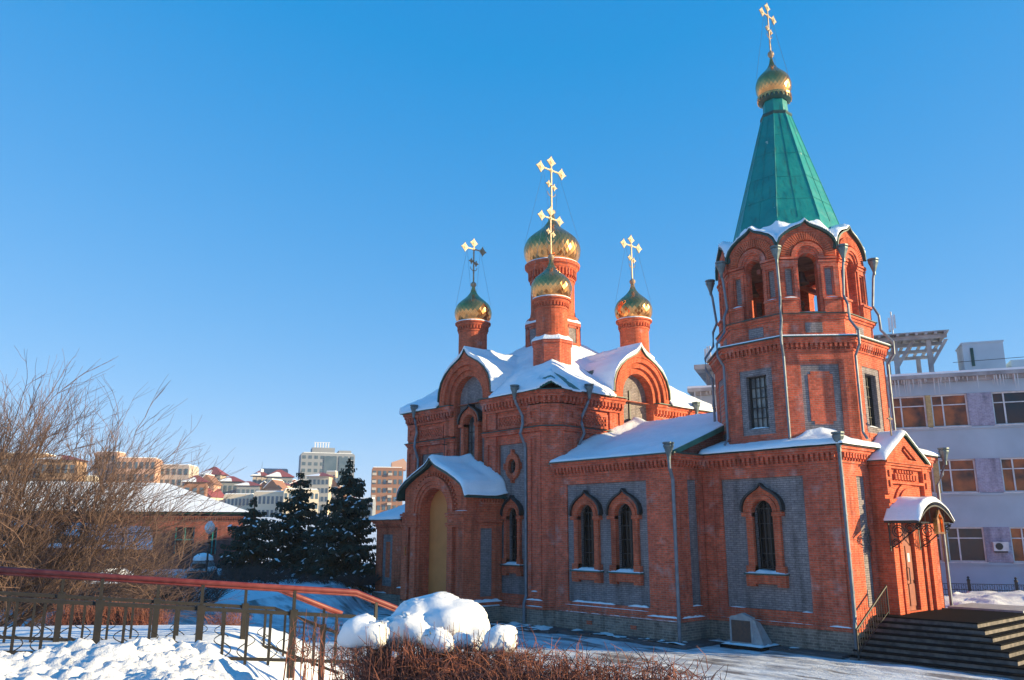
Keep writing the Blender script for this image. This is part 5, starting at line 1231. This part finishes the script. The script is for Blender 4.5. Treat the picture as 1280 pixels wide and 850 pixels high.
# ------------------------------------------------------------------ the town on the hill
hill = MB()
def hl(x, y):
    c = x*FH.x+y*FH.y; r = x*RT.x+y*RT.y
    return -.05+sst(75, 260, c)*8+sst(220, 520, c)*10*(1-sst(40, 140, r))+.8*nz(x, y, 0, .02)*sst(90, 200, c)
for cc in (0,):
    n1, n2 = 60, 40; k = hill.add([tuple((FH*(66+i*16)+RT*(-560+j*17)).to_tuple()[:2])+(hl(*(FH*(66+i*16)+RT*(-560+j*17)).to_tuple()[:2]),) for i in range(n2) for j in range(n1)])
    for i in range(n2-1):
        for j in range(n1-1): a = k+i*n1+j; hill.f.append((a, a+1, a+n1+1, a+n1))
tag(hill.build('hill', 'snow_ground', smooth=True), kind='structure')
def yz(y, d): return at(640, y, d).z if False else 4+(664.5-y)*d/FPX*1.0
def block(px0, px1, ytop, d, mat, label, turn=0, nx=4, nzz=5, deep=None, roof=None, name='apartment_block', wz=.55, wmat='c_glass', base=660, rise=.35, win=True):
    f = cframe(px0, d, turn); wd = (px1-px0)*d/FPX/max(.5, math.cos(R(turn))); dp = deep or wd*.8; zt = yz(ytop, d); zb = min(0, yz(base, d))-0
    t = thing(name, f.p(wd/2, zb), label, 'building')
    b = MB(); b.fbox(f, 0, wd, zb, zt, -dp, 0); b.fbox(f, wd*.02, wd*.98, zt, zt+.6, -dp*.98, -dp*.02); wl_ = b.build('wall', mat, t)
    if win:
        z0 = yz(652, d); cw = wd/nx; ch = (zt-z0)/nzz; b = MB(); b.fbox(f, cw*.22, cw*.78, z0+ch*.25, z0+ch*(.25+wz), -.1, .12); w = b.build('window', wmat, t)
        for i in range(nx):
            for j in range(nzz):
                if i or j: v = f.u*(cw*i); c = w.copy(); COL.objects.link(c); c.parent = t; c.location = (v.x, v.y, ch*j)
    if roof:
        h = wd*rise; b = MB(); k = b.add([f.p(-1, zt+.6, 1), f.p(wd+1, zt+.6, 1), f.p(wd+1, zt+.6, -dp-1), f.p(-1, zt+.6, -dp-1), f.p(wd*.42, zt+.6+h, -dp*.5), f.p(wd*.58, zt+.6+h, -dp*.5)])
        b.f += [(k, k+1, k+5, k+4), (k+1, k+2, k+5), (k+2, k+3, k+4, k+5), (k+3, k, k+4), (k, k+1, k+2, k+3)]; ro = b.build('roof', roof, t)
        b = MB(); k = b.add([f.p(-.9, zt+.75, 1.02), f.p(wd*.55, zt+.75, 1.02), f.p(wd*.5, zt+.8+h*.5, -dp*.2), f.p(wd*.38, zt+.8+h*.62, -dp*.3)]); b.f.append((k, k+1, k+2, k+3))
        k = b.add([f.p(-.9, zt+.6, 1.0), f.p(wd*.55, zt+.6, 1.0), f.p(wd*.5, zt+.6+h*.5, -dp*.2), f.p(wd*.38, zt+.6+h*.62, -dp*.3)]); b.f.append((k, k+1, k+2, k+3)); b.f += [(k, k+1, k-3, k-4), (k+1, k+2, k-2, k-3), (k+2, k+3, k-1, k-2), (k+3, k, k-4, k-1)]
        b.build('snow_patch', 'snow', ro)
    else:
        b = MB(); b.fbox(f, wd*.05, wd*.95, zt+.6, zt+.9, -dp*.95, -dp*.05); b.build('snow_patch', 'snow', t)
    return t, f, wd, dp, zt
# grey high-rise
t, f, wd, dp, zt = block(371, 434, 570, 420, 'c_grey', 'tall grey high-rise with glass strips above the spruces', turn=18, nx=9, nzz=10, deep=16, wz=.5, name='high_rise')
b = MB(); b.fbox(f, wd*.2, wd*.62, zt, zt+3.4, -12, -1); b.fbox(f, wd*.70, wd*.93, zt, zt+2.2, -12, -1); b.build('upper_storey', 'c_grey', t)
b = MB(); b.fbox(f, wd*.42, wd*.66, yz(650, 420), zt-1, -.1, .35); b.build('glass_bay', 'c_glass', t); b = MB(); b.fbox(f, wd*.70, wd*.9, yz(650, 420), zt-1.5, -.1, .34); b.build('glass_bay', 'c_glass', t)
b = MB()
for i in range(6): b.fbox(f, wd*(.24+.05*i), wd*(.26+.05*i), zt+3.4, zt+6.2, -1.4, -1.2)
b.fbox(f, wd*.23, wd*.53, zt+6.0, zt+6.2, -1.42, -1.18); b.build('roof_frame', 'white', t)
t, f, wd, dp, zt = block(462, 500, 589, 300, 'c_brick', 'brown brick apartment block just left of the church annex', turn=10, nx=6, nzz=6, deep=14)
b = MB(); b.fbox(f, wd*.62, wd*1.1, zt, zt+2.6, -9, -1); b.slab(f, [(wd*.62, zt+2.6), (wd*1.0, zt+4.0), (wd*1.1, zt+2.6)], [], -9, -1); b.build('stair_tower', 'c_sunpink', t)  # its sunlit side is put into the pink wall colour
for i in range(7):
    for j in (0, 3):
        b = MB(); z = yz(652, 300)+(zt-yz(652, 300))/6*(i*.86+.1); b.fbox(f, wd/6*(j+.1), wd/6*(j+.9), z, z+.9, 0, .9); b.build('balcony', 'c_pale', t)
rest = [(245, 270, 598, 330, 'c_pale', 'redroof', 'pale corner tower with a red pyramid roof, left in the town', 4, 4, .42),
 (268, 296, 606, 320, 'c_grey', 'redroof', 'grey town house right of the pale corner tower', 5, 3, .25),
 (292, 318, 611, 310, 'c_grey', 'redroof', 'grey town house between the low red roofs and the antenna', 5, 3, .22),
 (311, 328, 599, 360, 'c_pale', 'redroof', 'narrow pale town house with a red roof below the antenna', 3, 4, .4),
 (330, 358, 600, 350, 'c_grey', 'redroof', 'grey block under a broad red roof between the two tall spruces', 5, 4, .32),
 (322, 352, 590, 430, 'c_grey', None, 'flat grey block behind the red roofs', 6, 4, .3),
 (382, 408, 600, 300, 'c_cream', 'redroof', 'cream building with balconies between the middle and the tallest spruce', 5, 5, .2),
 (404, 416, 594, 310, 'c_cream', None, 'slim cream block to the right of the one with balconies', 3, 5, .3),
 (276, 312, 622, 260, 'c_cream', None, 'long low cream row below the grey town houses', 8, 2, .2),
 (314, 356, 619, 255, 'c_cream', None, 'low cream row directly left of the middle spruce', 8, 2, .2),
 (352, 392, 616, 250, 'c_cream', None, 'low cream row behind the middle spruce', 8, 3, .2),
 (440, 464, 628, 200, 'c_grey', None, 'low grey roofs right of the tallest spruce', 3, 1, .2),
 (108, 136, 570, 300, 'c_sunpink', None, 'tallest pinkish block seen through the bare trees', 4, 6, .2),
 (136, 182, 577, 290, 'c_sunpink', None, 'broad sunlit pinkish block seen through the bare trees', 7, 5, .2),
 (184, 228, 586, 300, 'c_pale', None, 'pale block seen at the right edge of the bare trees', 6, 5, .2),
 (225, 250, 607, 280, 'c_brick', 'redroof', 'small brick house with a red roof left of the corner tower', 3, 2, .35),
 (84, 108, 600, 240, 'c_cream', None, 'low cream block left of the tallest pinkish one', 4, 3, .2),
 (-10, 40, 572, 230, 'c_sunorange', None, 'orange sunlit block at the far left edge', 6, 5, .2),
 (40, 82, 580, 225, 'c_sunorange', 'redroof', 'orange block with a pitched roof at the far left', 5, 4, .16)]
for px0, px1, yt, d, mt, rfm, lab, nx, nzz, rise in rest:
    block(px0, px1, yt, d, mt, lab, turn=random.Random(px0).uniform(-6, 22), nx=nx, nzz=nzz, roof=rfm, rise=rise)
hr2 = random.Random(12)
proto = None
for i in range(44):
    px = hr2.uniform(236, 425); d = hr2.uniform(300, 420); yb = hr2.uniform(606, 632); f = cframe(px, d, hr2.uniform(-20, 30)); wd = hr2.uniform(5, 10); zt = yz(yb, d)
    t = thing('town_house', f.p(0, 0), 'small houses with snowy and red gabled roofs crowded on the hill', 'house', 'small gabled houses crowded on the hill')
    b = MB(); b.fbox(f, 0, wd, 0, zt, -8, 0); b.build('wall', hr2.choice(('c_cream', 'c_pale', 'c_grey', 'c_sunpink')), t)
    b = MB(); hh = hr2.uniform(1.6, 4.2); b.slab(f, [(-.6, zt), (wd/2, zt+hh), (wd+.6, zt)], [], -8.4, .5); ro = b.build('roof', 'redroof' if hr2.random() < .5 else 'c_brick', t)
    b = MB(); b.slab(f, [(-.7, zt+.25), (wd/2, zt+hh+.3), (wd/2, zt+hh), (-.6, zt)], [], -8.5, .55) ; b.build('snow_cover', 'snow', ro)
    b = MB(); b.fbox(f, wd*.2, wd*.4, zt-2.2, zt-.8, -.1, .08); w_ = b.build('window', 'c_glass', t); c = w_.copy(); COL.objects.link(c); c.parent = t; v = f.u*(wd*.38); c.location = (v.x, v.y, 0)
p = spot(322, 360, 0); t = thing('radio_mast', p, 'thin radio mast rising over the red roofs', 'mast'); b = MB(); z1 = yz(580, 360)
b.tube([(p[0], p[1], 0), (p[0], p[1], z1)], .14, 5, taper=.06); b.build('pole', 'iron', t); b = MB(); b.box(p[0]-.6, p[0]+.6, p[1]-.6, p[1]+.6, z1-4.5, z1-3.2); b.build('dish', 'white', t)

# ------------------------------------------------------------------ railing in front
def railing(name, P, label, posts, hook=True):
    t = thing(name, (P[0].x, P[0].y, P[0].z-1), label, 'railing', None)
    def along(s_):
        for a, c in zip(P, P[1:]):
            L = (c-a).length
            if s_ <= L: return a+(c-a)*(s_/L), (c-a).normalized()
            s_ -= L
        return P[-1]+(P[-1]-P[-2]).normalized()*s_, (P[-1]-P[-2]).normalized()
    tot = sum((c-a).length for a, c in zip(P, P[1:]))
    b = MB(); b.tube(P, .036, 10); b.tube([p-Vector((0, 0, .045)) for p in P], .018, 6); b.build('handrail', 'redrail', t, smooth=True)
    for dz, r in ((.33, .024), (.93, .02)):
        b = MB()
        for a, c in zip(P, P[1:]):
            u = (c-a).normalized(); s_ = Vector((-u.y, u.x, 0)).normalized()*r; z = Vector((0, 0, r)); A, Cq = a-Vector((0, 0, dz)), c-Vector((0, 0, dz))
            b.hexa([A-s_-z, Cq-s_-z, Cq+s_-z, A+s_-z, A-s_+z, Cq-s_+z, Cq+s_+z, A+s_+z])
        b.build('mid_rail' if dz < .5 else 'bottom_rail', 'brownrail', t)
    s_ = posts[1]; k = 0
    while s_ < tot:
        q, u = along(s_); v = Vector((-u.y, u.x, 0)).normalized()
        if k % 4 == 0:
            b = MB(); w = .042
            uu = Vector((u.x, u.y, 0)).normalized()
            def sq(w, za, zb): b.hexa([q+uu*a*w+v*c*w+Vector((0, 0, z)) for z in (za, zb) for a, c in ((-1, -1), (1, -1), (1, 1), (-1, 1))])
            sq(.042, -1.15, -.36); sq(.05, -.40, -.28); sq(.02, -.28, -.03); b.build('post', 'brownrail', t)
        else:
            b = MB(); w = .017; uu = Vector((u.x, u.y, 0)).normalized()
            b.hexa([q+uu*a*w+v*c*w+Vector((0, 0, z)) for z in (-1.0, -.35) for a, c in ((-1, -1), (1, -1), (1, 1), (-1, 1))])
            if k % 4 in (1, 3) or True:
                sg = 1 if k % 2 else -1; b.tube([q+uu*(sg*.0+.11*math.sin(e*PI/8)*1.0)*sg+Vector((0, 0, -.93+.20*(e/8.)+.0)) for e in range(9)], .007, 4)
                b.tube([q+uu*(-sg*.11*math.sin(e*PI/8))+Vector((0, 0, -.78+.16*(e/8.))) for e in range(9)], .006, 4)
            b.build('baluster', 'brownrail', t)
        s_ += posts[0]; k += 1
N0 = at(-60, 708.5, 10.0); N1 = at(445, 740, 12.1); N2 = at(500, 762, 12.5)
railing('ramp_railing', [N0, N1, N2, N2+(N2-N1)*.8], 'nearer railing of the ramp, red handrail over brown bars, ending at the snowy hedge', (.3, .42))
Q0 = at(-60, 707, 12.0); Q1 = at(345, 734, 14.0); Q2 = at(428, 767, 14.2)
railing('ramp_railing', [Q0, Q1, Q2], 'farther railing of the ramp, its red handrail sloping down sooner', (.33, .1))

# ------------------------------------------------------------------ snow heap, hedge, lumps
def rc(c, r): v = FH*c+RT*r; return v.x, v.y
g = MB(); n1, n2 = 300, 260; c0, c1, r0, r1 = 4.2, 10.4, -6.8, -.9
def heap(c, r):
    px = 640+r/c*FPX
    top = 3.10-.35*sst(6.5, 9.5, c)-.1*sst(-4.2,-6,r)
    w = sst(10.4, 8.6, c)*sst(3.6, 5.6, c)
    edge_r = -1.55-(c-5)*.30
    side = sst(edge_r+.75, edge_r-.35, r)
    x, y = rc(c, r)
    lump = .19*nz(x, y, 1.7, 1.2)+.10*abs(nz(x, y, 7.7, 3.0))+.10*abs(mnoise.fractal(Vector((x*4.5, y*4.5, 2)), .9, 2.1, 5))+.02*nz(x, y, 5.2, 22)
    big = .14*nz(x, y, 4.4, .8)
    return 2.30+(top-2.36)*w*side+(lump+big)*(.25+.75*side*w)*.95-.05
k = g.add([rc(c0+(c1-c0)*i/(n1-1), r0+(r1-r0)*j/(n2-1))+(heap(c0+(c1-c0)*i/(n1-1), r0+(r1-r0)*j/(n2-1)),) for i in range(n1) for j in range(n2)])
for i in range(n1-1):
    for j in range(n2-1): a = k+i*n2+j; g.f.append((a, a+1, a+n2+1, a+n2))
tag(g.build('snow_heap', 'snow_heap', smooth=True), kind='stuff', label='shovelled lumpy snow heaped in front of the ramp railing', cat='snow')

def blob(name, balls, parent, voxel=.035, mat='snow_heap', noise_amt=.03):
    bm = bmesh.new()
    for c, r, sz in balls:
        mt = Matrix.Translation(c) @ Matrix.Diagonal((r, r, r*sz, 1)); bmesh.ops.create_icosphere(bm, subdivisions=3, radius=1, matrix=mt)
    me = bpy.data.meshes.new(name); bm.to_mesh(me); bm.free(); o = bpy.data.objects.new(name, me); COL.objects.link(o)
    md = o.modifiers.new('r', 'REMESH'); md.mode = 'VOXEL'; md.voxel_size = voxel; sm = o.modifiers.new('s', 'SMOOTH'); sm.iterations = 14; sm.factor = .6
    dg = bpy.context.evaluated_depsgraph_get(); me2 = bpy.data.meshes.new_from_object(o.evaluated_get(dg)); bpy.data.objects.remove(o)
    off = Vector(parent.location) if parent else Vector()
    for v in me2.vertices:
        q = v.co; v.co = q+v.normal*(noise_amt*.35*mnoise.noise(q*6)+noise_amt*1.2*mnoise.noise(q*2.4)+noise_amt*.06*mnoise.noise(q*25))-off
    me2.materials.clear(); me2.materials.append(M[mat]); me2.polygons.foreach_set('use_smooth', [True]*len(me2.polygons))
    o = bpy.data.objects.new(name, me2); COL.objects.link(o); o.parent = parent; return o
# front hedge
hA, hB = at(455, 812, 7.5), at(885, 868, 5.4); hb = (hA.x, hA.y, 2.2)
hedge = thing('hedge', hb, 'clipped leafless red-brown hedge under big snow lumps in the foreground', 'hedge')
m = MB(); rr = random.Random(77)
for i in range(1900):
    s_ = rr.random(); p = hA.lerp(hB, s_); wv = rr.uniform(-.55, .55); q = p+FH*wv+RT*rr.uniform(-.1, .1)
    topz = 3.06+.04*s_-.10*abs(wv)+.06*nz(q.x, q.y, 0, 3)+rr.uniform(-.12, .09)
    zb = 2.25 if rr.random() < .35 else topz-.45-.2*rr.random()
    d = Vector((rr.uniform(-.35, .35), rr.uniform(-.35, .35), 1)).normalized(); L = topz-zb
    mid = Vector((q.x, q.y, zb))+d*L*.5+Vector((rr.uniform(-.05, .05), rr.uniform(-.05, .05), 0)); tip = Vector((q.x, q.y, zb))+d*L+Vector((rr.uniform(-.1, .1), rr.uniform(-.1, .1), 0))
    r_ = .0085 if zb < 2.3 else .005; m.tube([Vector((q.x, q.y, zb)), mid, tip], r_, 3, taper=.0018)
    for j in range(4):
        a = mid.lerp(tip, rr.random()); e = Vector((rr.uniform(-1, 1), rr.uniform(-1, 1), rr.uniform(-.3, .9))).normalized()*(.08+.16*rr.random()); m.tube([a, a+e*.5+Vector((rr.uniform(-.02, .02), rr.uniform(-.02, .02), .015)), a+e], .0034, 3, taper=.0014)
for i in range(40):
    s_ = rr.random(); p = hA.lerp(hB, s_); q = p+FH*rr.uniform(-.4, .4); m.tube([(q.x, q.y, 2.2), (q.x+rr.uniform(-.05, .05), q.y, 2.6), (q.x+rr.uniform(-.1, .1), q.y+rr.uniform(-.1, .1), 2.95)], .014, 5, taper=.007)
for i in range(170):     # shoots standing up through and before the lumps
    px = rr.uniform(462, 655); q = at(px, 812, 6.75+rr.uniform(-.15, .35)); zt = at(px, rr.uniform(778, 815), 6.9).z
    tip = Vector((q.x+rr.uniform(-.08, .08), q.y+rr.uniform(-.08, .08), zt)); m.tube([(q.x, q.y, 2.75), ((q.x+tip.x)/2+rr.uniform(-.03, .03), (q.y+tip.y)/2, (2.75+zt)/2), tip], .0055, 3, taper=.0018)
    a = Vector((q.x, q.y, 2.9)).lerp(tip, .6); m.tube([a, a+Vector((rr.uniform(-1, 1), rr.uniform(-1, 1), .8)).normalized()*.11], .003, 3, taper=.0012)
m.build('twigs', 'redtwig', hedge, recalc=False)
def L_(px, py, d, rpx, sz=.8): return (at(px, py, d), rpx*d/FPX, sz)
D0 = 7.0
lumps = [
 [L_(524, 774, 7.5, 32, .8), L_(508, 782, 7.5, 24, .75), L_(550, 772, 7.5, 33, .9), L_(577, 778, 7.45, 32, .85), L_(592, 786, 7.35, 21, .9), L_(562, 782, 7.3, 28, .8), L_(601, 797, 7.25, 13, .9), L_(543, 747, 7.5, 5, .9), L_(534, 756, 7.5, 19, .6), L_(540, 790, 7.35, 26, .7),
  L_(494, 789, 7.3, 24, .78), L_(512, 785, 7.25, 24, .8), L_(524, 794, 7.15, 18, .75), L_(478, 796, 7.25, 17, .65), L_(448, 789, 7.2, 21, .85), L_(457, 777, 7.25, 12, .9), L_(465, 792, 7.15, 19, .8), L_(433, 799, 7.2, 13, .8), L_(472, 802, 7.1, 12, .7), L_(441, 803, 7.15, 12, .6),
  L_(590, 806, 7.1, 12, .8)],
 [L_(546, 798, 6.85, 17, .85), L_(556, 806, 6.8, 15, .75)], [L_(577, 801, 6.9, 13, .9)],
 [L_(625, 798, 6.8, 19, .85), L_(635, 792, 6.8, 13, .8), L_(614, 808, 6.75, 13, .7), L_(634, 808, 6.75, 13, .7), L_(605, 812, 6.85, 9, .7)],
 [L_(494, 818, 6.8, 6, 1.3)]]
for ls in lumps: blob('snow_lump', ls, hedge, .024, noise_amt=.03, mat='snow_lump')
# thinner red shoots right of the hedge
sh = at(800, 880, 5.2); t = thing('shrub', (sh.x, sh.y, 2.0), 'sparse upright red shoots at the bottom edge right of the hedge', 'shrub'); m = MB()
for i in range(150):
    p = at(rr.uniform(690, 960), 900, rr.uniform(4.9, 6.0)); hh = rr.uniform(.25, .62)*(1.0 if rr.random() < .8 else 1.2); zt = 2.15
    px_ = (p.dot(RT))/(p.dot(FH))*FPX+640; hh *= 1.15 if px_ < 800 else .85
    tip = Vector((p.x+rr.uniform(-.12, .12), p.y+rr.uniform(-.12, .12), zt+hh)); m.tube([(p.x, p.y, zt-.1), ((p.x+tip.x)/2+rr.uniform(-.03, .03), (p.y+tip.y)/2, zt+hh*.5), tip], .004, 3, taper=.0012)
    for j in range(3): a = Vector((p.x, p.y, zt)).lerp(tip, rr.uniform(.3, .9)); e = Vector((rr.uniform(-1, 1), rr.uniform(-1, 1), 1.2)).normalized()*rr.uniform(.06, .2); m.tube([a, a+e], .0025, 3, taper=.001)
m.build('twigs', 'redtwig', t, recalc=False)
# brown hedge seen between the bars of the railing
for i, (p0, p1, lab) in enumerate(((70, 200, 'low red-brown hedge behind the railing at the left'), (265, 300, 'small red-brown bush behind the railing'), (365, 470, 'thin leafless bush where the railing ends'))):
    a, c = at(p0, 800, 15.5), at(p1, 800, 15.5) if i < 2 else at(p1, 800, 14.5)
    if i == 2: a = at(p0, 800, 10.5); c = at(p1, 800, 9.5)
    zb = 2.0 if i < 2 else 2.3; t = thing('bush', ((a.x+c.x)/2, (a.y+c.y)/2, zb), lab, 'bush'); m = MB()
    for j in range((900, 160, 45)[i]):
        q = a.lerp(c, rr.random())+FH*rr.uniform(-.4, .4); h = (.72, .6, .72)[i]*rr.uniform(.6, 1.1); tip = Vector((q.x+rr.uniform(-.2, .2), q.y+rr.uniform(-.2, .2), zb+h))
        m.tube([(q.x, q.y, zb-.2), (q.x+rr.uniform(-.05, .05), q.y+rr.uniform(-.05, .05), zb+h*.5), tip], .007, 3, taper=.002)
        for e_ in range(3): b0 = Vector((q.x, q.y, zb)).lerp(tip, rr.uniform(.3, .95)); m.tube([b0, b0+Vector((rr.uniform(-1, 1), rr.uniform(-1, 1), rr.uniform(0, 1))).normalized()*rr.uniform(.08, .25)], .004, 3, taper=.0015)
    m.build('twigs', 'redtwig', t, recalc=False)

hz_b = MB(); cs = [FH*a+RT*b_ for a, b_ in ((-60, -700), (-60, 260), (720, 260), (720, -700))]
k = hz_b.add([(c.x, c.y, -1.2) for c in cs]+[(c.x, c.y, 70) for c in cs]); hz_b.f += [(k, k+1, k+2, k+3), (k+4, k+5, k+6, k+7)]+[(k+i, k+(i+1) % 4, k+4+(i+1) % 4, k+4+i) for i in range(4)]
m = bpy.data.materials.new('haze'); m.use_nodes = True; nn = m.node_tree.nodes; nn.remove(nn['Principled BSDF']); vo = nn.new('ShaderNodeVolumePrincipled')
vo.inputs['Color'].default_value = (.75, .82, .92, 1); vo.inputs['Density'].default_value = 0.0003; m.node_tree.links.new(vo.outputs[0], nn['Material Output'].inputs['Volume'])
tag(hz_b.build('haze', m), kind='stuff', label='thin winter air paling the far town', cat='haze')
